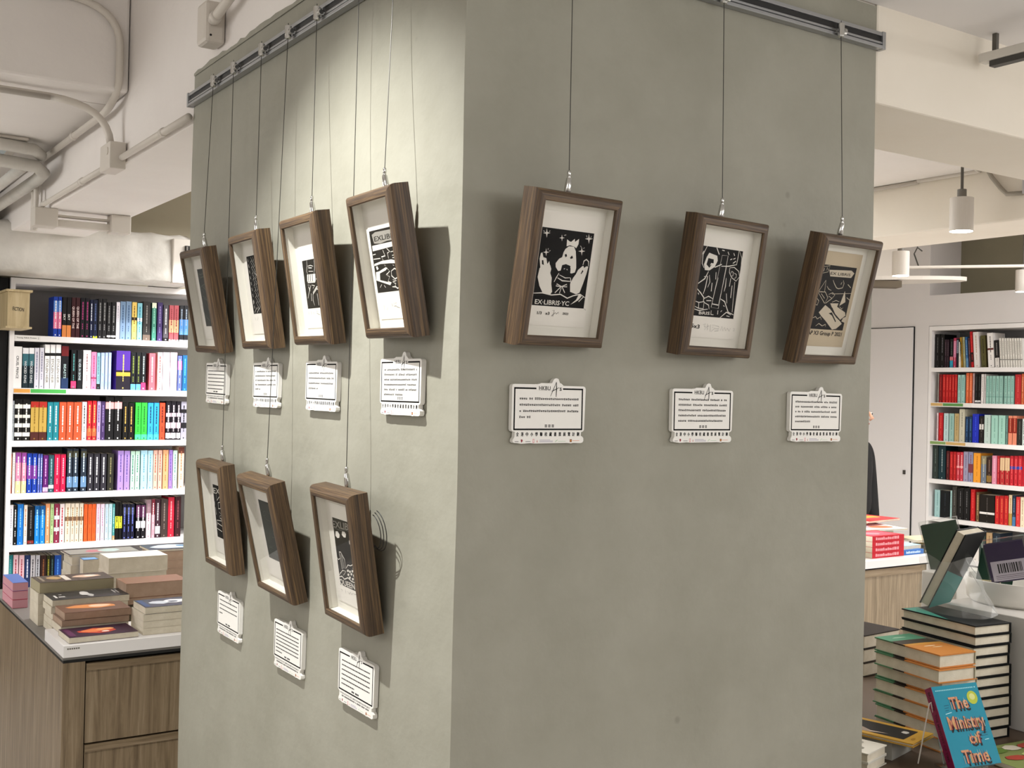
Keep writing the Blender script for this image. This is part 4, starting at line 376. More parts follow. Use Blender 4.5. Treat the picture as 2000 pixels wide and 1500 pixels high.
picture(1, 'walnut frame with the white dog and crown print, nearest the corner on the right face')
picture(2, 'walnut frame with the robed figure and tall cross print, middle of the right face')
picture(3, 'walnut frame with the praying hands and ribbon print on beige paper', paper=KRAFT)
picture(4, 'walnut frame with the lightning and eye print, upper row beside the corner')
picture(5, 'walnut frame with the castle tower print, second from the corner in the upper row')
picture(6, 'walnut frame with the zebra stripe print, third from the corner in the upper row')
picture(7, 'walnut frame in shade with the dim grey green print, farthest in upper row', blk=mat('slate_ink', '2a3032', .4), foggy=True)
picture(8, 'small looking walnut frame farthest along the lower row of the left face')
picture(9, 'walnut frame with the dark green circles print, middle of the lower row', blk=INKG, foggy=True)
picture(10, 'walnut frame with the cactus and two clouds print, lower row nearest the corner')
# coil of spare wire behind the lower nearest frame
# ------------------------------------------------------------ hangers: hook on the rail, wire, gripper on the frame
def hanger(i, top, label, coil=False):
    left = i > 3
    T = FT[i]
    g = T @ Vector((0.0, .004, FH+.004)); gt = T @ Vector((0, .004, FH+.024))
    e = empty('picture_hanger', Matrix.Translation((-.03, top, 2.30) if left else (top, -.03, 2.30))); tag(e, label, 'hanger', 'steel wire picture hangers')
    inv = e.matrix_world.inverted()
    def P(v): return inv @ Vector(v)
    hp = Vector((-.0285, top, 2.343)) if left else Vector((top, -.0285, 2.338))
    out = Vector((-1, 0, 0)) if left else Vector((0, -1, 0)); along = Vector((0, -1, 0)) if left else Vector((1, 0, 0))
    Z = Vector((0, 0, 1))
    h = MB()
    hp = hp+Z*.009
    h.tube([P(hp+Z*.0145), P(hp+Z*.0135), P(hp-Z*.012), P(hp-Z*.0145)], [.0060, .0075, .0075, .0058], CHROME, 16)
    h.tube([P(hp), P(hp-out*.0165)], .0045, CHROME, 10)
    h.build('rail_hook', e)
    kb = MB(); c = hp+along*.0125-out*.003
    kb.tube([P(c-along*.004), P(c-along*.0035), P(c+along*.0035), P(c+along*.004)], [.0055, .0075, .0075, .0055], CHROME, 12); kb.build('thumb_screw', e)
    tip = gt+Z*.014
    w = MB(); w.tube([P(hp+Z*.02), P(hp), P(tip)], .00085, STEEL, 6)
    if i in (10, 4):
        w.tube([P(hp+Z*.012), P(hp+out*.004+along*.003-Z*.02), P(hp+along*.007-Z*.03)], .0006, STEEL, 5)
    w.build('wire', e)
    c = MB(); d = (g-gt).normalized()
    c.tube([P(tip), P(tip-Z*.002), P(tip-Z*.010), P(tip-Z*.011), P(gt), P(g), P(g+d*.008)], [.0025, .0032, .0032, .0024, .0048, .0062, .0055], CHROME, 12)
    c.build('gripper', e, smooth=True)
    if coil:
        cc = MB()
        for k in range(3):
            pts = []
            for j in range(15):
                a = -.6+j/14*3.6
                q = T @ Vector((FW/2-.006+(.030+.004*k)*math.sin(a), .006+.004*k, FH-.075-.032*math.cos(a)*(1.0+.1*k)))
                pts.append(P(q))
            cc.tube(pts, .0009, mat('dark_cord', '1c1b1a', .5), 5)
        cc.build('wire_coil', e)
hanger(1, .2, 'steel wire hanger holding the dog print frame on the right face')
hanger(2, .567, 'steel wire hanger holding the middle frame on the right face')
hanger(3, .907, 'steel wire hanger holding the praying hands frame near the right edge')
hanger(4, .216, 'steel wire hanger of the upper left face frame nearest the corner')
hanger(5, .569, 'steel wire hanger of the castle tower frame in the upper row')
hanger(6, .888, 'steel wire hanger of the zebra stripe frame in the upper row')
hanger(7, 1.23, 'steel wire hanger of the shaded frame farthest in the upper row')
hanger(8, 1.078, 'long steel wire hanger reaching the farthest lower row frame')
hanger(9, .726, 'long steel wire hanger reaching the middle lower row frame')
hanger(10, .366, 'long steel wire hanger reaching the cactus print frame, spare wire coiled behind', True)
# ------------------------------------------------------------ placards
def plaque_outline():
    px = [(195, 240), (205, 205), (240, 192), (680, 200), (720, 190), (750, 176), (940, 182), (965, 172), (985, 120), (1010, 92), (1050, 82), (1085, 98), (1105, 150), (1115, 178), (1140, 185), (1190, 232), (1590, 245), (1625, 262), (1638, 300),
          (1620, 1100), (1600, 1130), (1560, 1145), (1556, 1215), (1585, 1232), (1610, 1262), (1612, 1315), (1590, 1350), (1550, 1360), (1400, 1358), (1360, 1368), (1310, 1358), (1040, 1362), (720, 1368), (640, 1370), (560, 1360), (440, 1370), (380, 1374), (330, 1360), (250, 1358), (225, 1330), (228, 1290), (258, 1240), (264, 1140), (215, 1125), (196, 1090)]
    out = []
    for x, y in px:
        yt = 257+(x-240)*.0244
        out.append(((x-907)/1352*.15, .0375-(y-yt)/(1105-yt)*.075))
    return out
OUT = plaque_outline()
def placard(u, v, ro, left, lines, kind, label):
    T = (LF if left else Matrix.Identity(4)) @ Matrix.Translation((u, 0, v+1.55)) @ Matrix.Rotation(-ro, 4, 'Y')
    e = empty('exhibit_placard', T); tag(e, label, 'placard', 'white caption placards on the column')
    b = MB().prism(OUT, -.0100, -.0006, PLAQ).build('board', e)
    y = -.0101; m = MB(); w, h, t = .075, .0375, .0028
    for (x0, x1, z0, z1) in ((-w, -w+t, -h, h), (w-t, w, -h, h), (-w, w, -h, -h+t), (-w, -.028, h-t, h), (.030, w, h-t, h)):
        m.flat([(x0, z0), (x1, z0), (x1, z1), (x0, z1)], y, INKK)
    m.build('border', b)
    m = MB()
    put_text(m, 'HKBU', (-.0222, .0335), (.0025, .0335), .0072, y, INKK)
    for sx in (-.0222, -.0195, -.0158, -.0138, -.008, -.0035, .0005): m.flat([(sx, .0335), (sx+.0022, .0335), (sx+.0022, .0340), (sx, .0340)], y-.0001, INKK)
    put_text(m, 's', (.0225, .0330), (.0272, .0330), .0085, y, INKK)
    m.stroke([(.0028, .0225), (.0085, .034), (.0150, .0475)], .0013, y-.0001, INKK); m.stroke([(.0150, .0485), (.0158, .036), (.0150, .0215)], .0019, y-.0002, INKK); m.stroke([(.0050, .0315), (.0110, .0340), (.0215, .0385)], .0013, y-.0003, INKK)
    m.build('logo', b)
    m = MB(); rnd = random.Random(int(u*1000)+int(v*77)+5)
    z = .0180 if kind == 'zh' else .024
    pitch = {4: .0108, 5: .0103, 6: .0092, 3: .0086, 7: .0080}[lines[0]]
    if lines[0] in (5, 6, 7): z = .0225
    for k in range(lines[0]):
        x = -.063 if lines[0] < 7 else -.066; xe = .062 if k < lines[0]-1 else lines[1]
        while x < xe:
            if kind == 'zh':
                for j in range(3):
                    hh = .0040*(.45+.55*rnd.random()); m.flat([(x+j*.0012, z-hh/2), (x+j*.0012+.0007, z-hh/2), (x+j*.0012+.0007, z+hh/2), (x+j*.0012, z+hh/2)], y, INKK)
                zq = z+(rnd.random()-.5)*.003; m.flat([(x, zq), (x+.0034, zq), (x+.0034, zq+.0007), (x, zq+.0007)], y-.00005, INKK); m.flat([(x+.0004, z-.0017), (x+.0030, z-.0017), (x+.0030, z-.0011), (x+.0004, z-.0011)], y-.00008, INKK)
                x += .0042 if rnd.random() < .9 else .0078
            else:
                ww = .003+.006*rnd.random(); ww = min(ww, xe-x)
                m.flat([(x, z-.0012), (x+ww, z-.0012), (x+ww, z+.0012), (x, z+.0012)], y, ink('3c3a3a')); x += ww+.0009
        z -= pitch
    if kind == 'zh':
        for j in range(3):
            xx = -.008+j*.0075; m.flat([(xx, -.0325), (xx+.0045, -.0325), (xx+.0045, -.0275), (xx, -.0275)], y, ink('2a2828')); m.flat([(xx+.0018, -.0325), (xx+.0024, -.0325), (xx+.0024, -.0275), (xx+.0018, -.0275)], y-.0001, PLAQ); m.flat([(xx+.0003, -.0304), (xx+.0042, -.0304), (xx+.0042, -.0299), (xx+.0003, -.0299)], y-.0001, PLAQ)
    else:
        for q in range(8):
            if q not in (3,): m.flat([(-.016+q*.004, -.0322), (-.0128+q*.004, -.0322), (-.0128+q*.004, -.0288), (-.016+q*.004, -.0288)], y, INKK)
    m.build('caption_text', b)
    m = MB()
    if kind == 'zh':
        for j, ch in enumerate('全港中小學聯校藏書票展覽計劃'):
            x = -.0692+j*.01015; [put_text(m, ch, (x+dx_, -.0478+dx_*.5), (x+.0052+dx_, -.0478+dx_*.5), .0056, y-dx_*.1, INKK) for dx_ in (0, .0003, .0006)]
    else:
        put_text(m, 'INTER-SCHOOL EX LIBRIS EXHIBITION PROJECT', (-.068, -.0440), (.066, -.0440), .0030, y, INKK)
        q = -.060
        while q < .060: m.flat([(q, -.0492), (q+.0022, -.0492), (q+.0022, -.0464), (q, -.0464)], y, ink('2c2a2a')); q += .0030 if rnd.random() < .85 else .0056
    z = -.0570
    m.flat([(-.0715, z-.001), (-.0635, z-.001), (-.0635, z), (-.0715, z)], y, ink('6a686a'))
    m.flat([(-.0590, z+.0030), (-.0560, z+.0035), (-.0545, z+.001), (-.0570, z-.0025), (-.0585, z-.0005)][::-1], y, ink('8a1f2e'))
    m.flat([(-.0490, z-.001), (-.0380, z-.001), (-.0380, z), (-.0490, z)], y, ink('77757a'))
    m.flat([(-.0335, z-.003), (-.0300, z-.003), (-.0300, z+.004), (-.0335, z+.004)], y, ink('d8868e')); m.flat([(-.0325, z-.002), (-.0310, z-.002), (-.0310, z+.003), (-.0325, z+.003)], y-.0001, PLAQ)
    m.flat([(-.0255, z-.002), (-.0225, z-.002), (-.0240, z+.003)], y, ink('c8908a'))
    for q in range(3): m.flat([(-.019, z+.0018-q*.0018), (.010-(.006 if q == 0 else 0), z+.0018-q*.0018), (.010-(.006 if q == 0 else 0), z+.0026-q*.0018), (-.019, z+.0026-q*.0018)], y, ink('a8a4b8'))
    m.stroke([(.015, z-.002), (.018, z+.001), (.021, z+.0025)], .0012, y, ink('a8c8a0')); m.flat([(.022, z-.0008), (.038, z-.0008), (.038, z), (.022, z)], y, ink('b8d0b4'))
    m.flat([(.0475, z-.002), (.0520, z-.002), (.0520, z+.0030), (.0475, z+.0030)], y, ink('7a3a1c')); m.flat([(.0490, z-.0006), (.0508, z-.0006), (.0508, z+.0014), (.0490, z+.0014)], y-.0001, ink('e8a040'))
    m.flat([(.0535, z), (.069, z), (.069, z+.0010), (.0535, z+.0010)], y, ink('e0a890'))
    m.build('sponsor_strip', b)
placard(.182, -.0149, 0, False, (4, -.040), 'zh', 'white caption placard under the dog print frame on the right face')
placard(.551, -.0158, 0, False, (5, .050), 'zh', 'white caption placard under the robed figure frame, middle of right face')
placard(.8747, -.016, -.0045, False, (5, -.020), 'zh', 'white caption placard under the praying hands frame near the right edge')
placard(-.1929, .0278, .003, True, (6, .010), 'zh', 'white caption placard on the left face below the frame nearest the corner')
placard(-.547, .0262, -.0046, True, (4, -.015), 'zh', 'white caption placard under the castle tower frame')
placard(-.8628, .0258, .0039, True, (5, -.030), 'zh', 'white caption placard under the zebra stripe frame')
placard(-1.2091, .0275, -.0143, True, (6, .052), 'en', 'white caption placard under the shaded frame farthest in upper row')
placard(-1.0759, -.5516, -.0073, True, (4, -.040), 'en', 'white caption placard under the farthest frame of the lower row')
placard(-.6928, -.5531, -.0042, True, (7, -.030), 'en', 'white caption placard under the dark green circles frame')
placard(-.3488, -.5496, -.0089, True, (6, -.005), 'en', 'white caption placard under the cactus print frame')
# ------------------------------------------------------------ ceiling conduits on the left
def pipe(pts, r, label, cat='pipe', name='conduit_pipe', group='white conduits under the ceiling', clips=(), m=PIPEW, n=12):
    o = empty(name, Matrix.Translation(pts[0])); tag(o, label, cat, group)
    q = [Vector(p)-Vector(pts[0]) for p in pts]
    MB().tube(q, r, m, n).build('tube', o, smooth=True)
    for c in clips:
        a, b = [Vector(x)-Vector(pts[0]) for x in c]
        MB().tube([a, b], r*1.28, m, n).build('coupling', o, smooth=True)
    return o
def arc(p0, p1, p2, n=8):
    p0, p1, p2 = map(Vector, (p0, p1, p2)); return [((1-t)**2*p0+2*t*(1-t)*p1+t*t*p2)[:] for t in [k/n for k in range(n+1)]]
pipe([(-.012, 1.484, 2.311), (-.012, 2.20, 2.312)], .0105, 'white conduit along the beam between the column and the junction box', clips=[((-.012, 1.72, 2.3115), (-.012, 1.74, 2.3115))])
pipe([(-.012, 2.34, 2.312), (-.012, 3.36, 2.316), (-.022, 3.44, 2.312), (-.024, 3.45, 2.302)], .0105, 'white conduit along the beam beyond the junction box', clips=[((-.012, 2.75, 2.314), (-.012, 2.79, 2.314))])
j = MB().box(-.05, .004, 2.205, 2.335, 2.275, 2.365, PIPEW); o = j.build('junction_box', bevel=.004); tag(o, 'small white junction box joining conduits on the beam side', 'junction box')
MB().tube([(-.050, 2.235, 2.335), (-.0525, 2.235, 2.335)], .013, PIPEW, 16).build('cover_disc', o)
pipe([(-1.6, 2.31, 2.505), (-.22, 2.31, 2.505)]+arc((-.22, 2.31, 2.505), (-.035, 2.30, 2.50), (-.032, 2.27, 2.366)), .0125, 'white conduit under the cross beam bending down to the junction box')
o = MB().box(-.50, -.40, 2.26, 2.2965, 2.47, 2.528, PIPEW).build('junction_box', bevel=.003); tag(o, 'white junction box under the cross beam at the left picture edge', 'junction box')
MB().tube([(-.43, 2.26, 2.50), (-.43, 2.257, 2.50)], .013, PIPEW, 16).build('cover_disc', o)
pipe([(-1.2, 2.183, 2.812), (-.22, 2.183, 2.812)]+arc((-.22, 2.183, 2.812), (-.03, 2.183, 2.81), (-.03, 2.183, 2.67))+[(-.03, 2.183, 2.58)]+arc((-.03, 2.183, 2.58), (-.03, 2.19, 2.50), (-.025, 2.42, 2.495))+[(-.022, 3.6, 2.508)], .0125, 'white conduit curving down the cross beam then running back along the ceiling', clips=[((-.024, 2.85, 2.4995), (-.024, 2.88, 2.4995))])
# junction box on the column top with its thick pipe
o = MB().box(-.055, 0.0, 1.225, 1.300, 2.452, 2.562, PIPEW).build('junction_box', bevel=.010); tag(o, 'large white junction box above the ragged paint edge of the column', 'junction box')
MB().tube([(-.040, 1.226, 2.470), (-.040, 1.2242, 2.470)], .003, DARK, 10).build('screw_hole', o)
pipe([(-.036, 1.224, 2.507), (-.036, 1.215, 2.507), (-.036, 1.19, 2.513), (-.032, 1.0, 2.555), (-.03, .3, 2.70)], .0125, 'white pipe rising from the large junction box above the column', clips=[((-.036, 1.212, 2.508), (-.036, 1.19, 2.513))])
# insulated air conditioning pipes
def fat(pts, r, label): return pipe(pts, r, label, name='insulated_pipe', group='wrapped air conditioning pipes', m=mottled('pipe_lagging', 'b9b5ad', 'c9c5bd', 9, .7, .4, 40), n=14)
fat([(-1.2, 3.15, 2.492), (-.30, 3.15, 2.492), (-.11, 3.17, 2.487), (-.07, 3.24, 2.480)], .024, 'upper wrapped pipe at the left picture edge under the ceiling')
fat([(-1.2, 3.2, 2.435), (-.25, 3.2, 2.435), (-.09, 3.22, 2.43), (-.048, 3.30, 2.420), (-.048, 3.42, 2.412), (-.055, 4.0, 2.412), (-.06, 4.9, 2.415)], .026, 'lower wrapped pipe at the left edge bending back over the duct')
fat([(-.135, 3.262, 2.43), (-.150, 3.56, 2.415), (-.155, 4.0, 2.412), (-.16, 4.9, 2.415)], .021, 'wrapped branch pipe running back above the insulated duct')
pipe([(-.03, 3.54, 2.50), (-.03, 3.54, 2.22)], .011, 'thin vertical white conduit dropping along the beam end')
pipe([(-.022, 3.62, 2.44), (-.022, 3.62, 2.22)], .014, 'thicker vertical white conduit beside the thin one')
# trunking above the duct
tr = empty('cable_trunking', TR(0, 0, .02)); tag(tr, 'white square cable trunking with two boxes under the beam before the insulated duct', 'trunking')
MB().box(.03, .34, 3.46, 3.50, 2.208, 2.238, PIPEW).box(.03, .30, 3.47, 3.50, 2.250, 2.260, PIPEW).build('duct_run', tr, bevel=.003)
MB().box(-.055, .040, 3.43, 3.52, 2.200, 2.2795, PIPEW).build('trunk_box', tr, bevel=.004)
MB().box(.262, .345, 3.43, 3.52, 2.200, 2.2795, PIPEW).build('trunk_box', tr, bevel=.004)
# insulated duct
dm = MB(); nx, na = 70, 20; random.seed(5)
prof = [(4.35, 2.11), (4.35, 2.20), (4.35, 2.30), (4.37, 2.345), (4.45, 2.365), (4.62, 2.368), (4.80, 2.355), (4.82, 2.2), (4.80, 2.12), (4.6, 2.096), (4.42, 2.095)]
for k in range(nx+1):
    x = -1.2+2.1*k/nx
    for j, (a, b) in enumerate(prof):
        s = .007*math.sin(x*37+j*1.7)+.006*(random.random()-.5); dm.v.append((x, a+s, b+(s*.7 if j in (3, 4, 0, 10) else 0)))
n = len(prof)
for k in range(nx):
    for j in range(n): dm.f.append([k*n+j, k*n+(j+1) % n, (k+1)*n+(j+1) % n, (k+1)*n+j]); dm.m.append(0)
dm.f.append(list(range(n))); dm.m.append(0); dm.f.append([nx*n+j for j in range(n-1, -1, -1)]); dm.m.append(0)
dm.ms = [mottled('duct_insulation', 'c4c0b8', 'd4d0c8', 8, .5, .9, 22)]
dd = empty('air_duct', TR(0, 0, 0)); tag(dd, 'white crinkled insulated air duct running above the fiction bookcase', 'air duct')
dm.build('insulation_wrap', dd, smooth=True)
MB().box(.80, .95, 4.33, 4.80, 2.10, 2.335, PIPEW).build('end_box', dd, bevel=.005)
lv = MB().box(.862, .945, 4.318, 4.3305, 2.225, 2.30, mat('louvre_black', '26221f', .6))
for k in range(4): lv.box(.866+.02*k, .872+.02*k, 4.312, 4.3185, 2.23, 2.295, mat('louvre_grey', '77716a', .6))
lv.build('louvre', dd)
# pale ceiling cassette at the far left
o = empty('ceiling_cassette', TR(0, 0, 0)); tag(o, 'pale blue rounded ceiling cassette beyond the wrapped pipes', 'air conditioner')
MB().box(-.75, -.13, 3.15, 3.75, 2.515, 2.5305, PIPEW).build('frame_plate', o, bevel=.01)
pts = []; 
m = MB(); k = 24
m.add([(-.44+.26*math.copysign(abs(math.cos(2*PI*q/k))**.5, math.cos(2*PI*q/k)), 3.45+.25*math.copysign(abs(math.sin(2*PI*q/k))**.5, math.sin(2*PI*q/k)), z) for z in (2.50, 2.516) for q in range(k)], [tuple(range(k)), tuple(range(2*k-1, k-1, -1))]+[(q, (q+1) % k, (q+1) % k+k, q+k) for q in range(k)], mat('cassette_blue', 'c2cfd4', .25))
m.build('grille_panel', o)
# ------------------------------------------------------------ right ceiling things
def downlight(x, y, zb, ztop, label):
    o = empty('pendant_downlight', Matrix.Translation((x, y, zb))); tag(o, label, 'lamp', 'white cylinder downlights')
    h = .135
    MB().tube([(0, 0, .001), (0, 0, h)], .046, mat('lamp_housing', 'd6d0c8', .5), 32).build('housing', o, smooth=False, bevel=0)
    MB().tube([(0, 0, h), (0, 0, h+.035)], .018, mat('lamp_joint', '77736c', .5), 12).tube([(0, 0, h+.03), (0, 0, ztop-zb)], .006, mat('lamp_stem', '5a564f', .5), 8).build('stem', o)
    MB().tube([(0, 0, -.0005), (0, 0, .001)], .0435, LENS, 32).build('lens', o)
    spot('downlight_beam', (x, y, zb-.01), (x, y, 0), 38, 95, .6, .045)
    return o
downlight(3.03, 1.155, 2.25, 2.53, 'white cylinder downlight hanging in front of the far beam, the nearest one')
downlight(4.24, 2.375, 2.25, 2.83, 'white cylinder downlight seen just below the far beam, left one')
downlight(5.50, 2.435, 2.25, 2.83, 'white cylinder downlight cut by the right picture edge')
# track with its adapter
tk = empty('lighting_track', TR(0, 0, 0)); tag(tk, 'thin white lighting track crossing above the right hand bookcase', 'light track')
MB().tube([(4.50, 2.60, 2.335), (5.75, 1.95, 2.40)], .009, PIPEW, 8).build('track_bar', tk)
MB().box(-.11, .11, -.02, .02, -.045, -.008, PIPEW).build('adapter', tk, T=TR(5.40, 2.13, 2.385, rz=R(-27)))
MB().tube([(4.62, 2.54, 2.341), (4.60, 2.56, 2.42), (4.63, 2.56, 2.46), (4.66, 2.55, 2.44)], .004, STEEL, 6).tube([(4.63, 2.56, 2.46), (4.63, 2.56, 2.8295)], .002, STEEL, 5).build('suspension_hook', tk)
o = empty('ceiling_fin', TR(4.50, 2.77, 2.26, rz=R(-33))); tag(o, 'white flat pointed ceiling fin with dark underside beside the far downlight', 'ceiling panel')
m = MB(); k = 28
m.add([(.56*math.cos(2*PI*q/k), .16*math.sin(2*PI*q/k), z+.02*math.cos(2*PI*q/k)) for z in (0, .022) for q in range(k)], [tuple(range(k)), tuple(range(2*k-1, k-1, -1))]+[(q, (q+1) % k, (q+1) % k+k, q+k) for q in range(k)], PIPEW)
m.build('fin', o)
MB().box(-.30, .12, -.15, -.05, -.040, -.002, mat('brown_slot', '5c5140', .7)).build('dark_slot', o)
MB().tube([(.0, 0, .02), (0, 0, .57)], .006, PIPEW, 8).build('hanger_rod', o)
o = MB().box(4.75, 5.05, 3.02, 3.40, 2.30, 2.83, PIPEW).box(4.60, 4.74, 3.02, 3.10, 2.38, 2.80, mat('grey_panel', 'a8a4a2', .6)).build('ceiling_box', bevel=.004); tag(o, 'boxy white casing hanging from the far ceiling behind the downlight', 'casing')
# beam side junction box and cables
o = MB().box(3.165, 3.222, .62, .98, 2.395, 2.475, mat('speaker_grey', 'b5b1b4', .5)).build('wall_speaker', bevel=.004); tag(o, 'pale grey box fixed to the far beam at the right picture edge', 'box')
MB().tube([(3.164, .95, 2.43), (3.1655, .95, 2.43)], .004, DARK, 8).build('screw', o)
pipe([(3.20, 1.16, 2.53), (3.205, 1.14, 2.49), (3.205, 1.10, 2.44), (3.205, 1.07, 2.41), (3.205, 1.0, 2.405)], .009, 'grey flexible cable curving down the far beam to the grey box', name='flexible_cable', m=mat('cable_grey', 'a29b8e', .6))
pipe([(3.21, 1.50, 2.525), (3.21, 1.20, 2.525), (3.10, 1.16, 2.525), (3.03, 1.155, 2.528)], .010, 'white conduit along the ceiling to the nearest downlight', m=PIPEW)
pipe([(3.21, 2.6, 2.520), (3.21, 1.50, 2.520)], .010, 'white conduit under the ceiling along the top of the far beam', m=PIPEW)
# fixture under the lowered ceiling
tf = empty('track_light_bar', TR(0, 0, 0)); tag(tf, 'dark and white track bar under the lowered ceiling, upper right corner', 'light track')
MB().box(1.410, 1.440, -.95, -.012, 2.371, 2.393, mat('bar_grey', 'd5d1c9', .45)).build('bar', tf, bevel=.003)
MB().box(1.413, 1.435, -.95, -.040, 2.357, 2.370, mat('bar_dark', '3c3a37', .5)).build('lamp_strip', tf)
MB().box(1.432, 1.442, -.045, -.034, 2.393, 2.4395, mat('bar_bracket', '5b5750', .5)).build('bracket', tf)
# ------------------------------------------------------------ bookcases
def bookcase(name, T, width, depth, zt, shelves, top, label, dividers=()):
    """local: x along the shelves, y=0 front edge, y>0 back; shelf z tops"""
    e = empty(name, T); tag(e, label, 'bookcase')
    MB().box(0, .022, 0, depth, 0, top, LAM).build('side_panel', e); MB().box(width-.022, width, 0, depth, 0, top, LAM).build('side_panel', e)
    MB().box(.022, width-.022, depth-.012, depth, 0, top, LAMG).build('back_panel', e)
    MB().box(.022, width-.022, 0, depth-.012, top-.03, top, LAM).build('top_panel', e)
    for z in shelves: MB().box(.022, width-.022, 0, depth-.012, z-.030, z, LAM).build('shelf', e)
    MB().box(.022, width-.022, .02, .04, 0, .08, LAM).build('plinth', e)
    return e
LS = [1.797, 1.524, 1.251, .978, .71, .437, .165]
bookcase('bookcase', TR(.054, 4.60, 0), 1.30, .40, 0, LS, 2.092, 'tall white fiction bookcase left of the column under the insulated duct')
RS = [1.80, 1.551, 1.277, 1.003, .732, .46, .19]
bookcase('bookcase', TR(6.0, 3.472, 0, rz=-PI/2), 1.55, .34, 0, RS, 2.097, 'white built in bookcase on the right wall beside the plain door')
ORD = 'first second third fourth fifth sixth seventh eighth ninth tenth eleventh twelfth thirteenth fourteenth fifteenth sixteenth seventeenth eighteenth nineteenth twentieth'.split()+['twenty-'+x for x in 'first second third fourth fifth sixth seventh eighth ninth'.split()]+['thirtieth']+['thirty-'+x for x in 'first second third fourth fifth sixth seventh eighth ninth'.split()]
ROWN = {'A': 'top', 'B': 'second', 'C': 'third', 'D': 'fourth', 'E': 'fifth', 'F': 'sixth'}
def shelf_book(w, h, d, base, bands, tc, txt, T, label, group, cat='book', lean=0, hard=False):
    """local: x 0..w along shelf, y 0 spine .. d back, z 0..h"""
    e = empty('book', T); tag(e, label, cat, group)
    cm = ink(base, .42); t = .0008 if not hard else .002
    m = MB(); m.box(0, w, 0, .0012, 0, h, cm).box(0, t, 0, d, 0, h, cm).box(w-t, w, 0, d, 0, h, cm)
    if not (bands or True): pass
    c = m.build('cover', e)
    MB().box(t+.0001, w-t-.0001, .0013, d-.002, .001, h-.002, PAGES).build('page_block', e)
    y = -.0003; s = MB()
    for a, b, col in bands:
        s.flat([(.0004, a*h+.0003), (w-.0004, a*h+.0003), (w-.0004, b*h-.0003), (.0004, b*h-.0003)], y, ink(col, .42)); y -= .0002
    if tc:
        hh = min(w*.5, .012)
        if txt:
            L = min(h*.55, len(txt)*hh*1.05); zc = h*(.40 if any(b[0] > .6 for b in bands) else .5)
            vs, fs, wt = text2d(txt)
            a0, b0 = zc+L/2, zc-L/2     # reads downwards
            s.add([(w/2-hh/2+v[1]*hh, y, a0-v[0]/wt*L) for v in vs], fs, ink(tc))
        else:
            rr = random.Random(int(w*1e5)+int(h*1e4)); z = h*.88; q = min(w*.26, .006)
            z = h*.9; 
            while z > h*.45:
                l = h*(.03+.05*rr.random()); s.flat([(w/2-q/2, z-l), (w/2+q/2, z-l), (w/2+q/2, z), (w/2-q/2, z)], y, ink(tc)); z -= l+h*.012
            z = h*.36
            for k in range(3):
                l = h*.04; s.flat([(w/2-q/3, z-l), (w/2+q/3, z-l), (w/2+q/3, z), (w/2-q/3, z)], y, ink(tc)); z -= l+h*.012
            s.flat([(w/2-q/2, h*.03), (w/2+q/2, h*.03), (w/2+q/2, h*.03+min(w*.3, .007)), (w/2-q/2, h*.03+min(w*.3, .007))], y, ink(tc))
    s.build('spine_print', c)
    return e
for row in 'ABCDEF':
    for k, (x0, x1, h, base, phr, bands, tc, txt) in enumerate(BOOKS[row]):
        if x1 > 1340: continue
        z = LS['ABCDEF'.index(row)]
        lab = '%s, %s from left on the %s shelf of the fiction bookcase' % (phr, ORD[k], ROWN[row])
        if len(lab.split()) > 16: lab = '%s, %s from left, %s shelf, fiction bookcase' % (phr, ORD[k], ROWN[row])
        shelf_book((x1-x0)/1000-.0006, h/1000, .13, base, bands, tc, txt, TR(x0/1000, 4.63, z+.0005), lab, 'paperbacks on the fiction bookcase')
for row in ('rA', 'rB', 'rC', 'rD', 'rE'):
    for k, (y0, y1, h, base, phr, bands, tc, txt) in enumerate(BOOKS[row]):
        z = RS['ABCDE'.index(row[1])]
        if y1 < 1990: continue
        lab = '%s, %s from left on the %s shelf of the right bookcase' % (phr, ORD[k], ROWN[row[1]])
        if len(lab.split()) > 16: lab = '%s, %s from left, %s shelf, right bookcase' % (phr, ORD[k], ROWN[row[1]])
        ln = R(4) if row == 'rA' and k >= 8 else 0
        w = abs(y0-y1)/1000-.0008
        shelf_book(w*(.94 if ln else 1), h/1000*(.99), .14, base, bands, tc, txt, TR(6.03, y0/1000, z+.0006, rz=-PI/2) @ Matrix.Rotation(-ln, 4, 'Y') @ Matrix.Translation((.0, 0, (w*math.sin(ln) if False else 0))), lab, 'books on the right wall bookcase')
k = 0
for (y0, y1, h, base, phr, tc) in ((3424, 3380, 214, '1d2a26', 'dark green hardback', '5a6a64'), (3378, 3340, 205, '2a2420', 'black brown book', '6a645c'), (3336, 3290, 200, 'b82428', 'red book', 'e07a68'), (3288, 3240, 222, '1b2e28', 'tall dark green book', '5f7a70'),
                                      (3236, 3190, 205, '35322c', 'charcoal book', '77736a'), (3186, 3120, 208, 'e9e6e2', 'thick white book', 'a09a94'), (3116, 3060, 206, 'e4e0da', 'white book', 'a09a94'), (3056, 3010, 200, '3c4a44', 'grey green book', '8a9a92'), (3006, 2960, 205, 'c0a078', 'tan book', '8a6a48'), (2956, 2900, 210, '24303c', 'dark blue book', '6a7a8a')):
    shelf_book((y0-y1)/1000-.0008, h/1000, .14, base, [], tc, '', TR(6.03, y0/1000, .4606, rz=-PI/2), '%s, %s from left on the sixth shelf of the right bookcase' % (phr, ORD[k]), 'books on the right wall bookcase'); k += 1
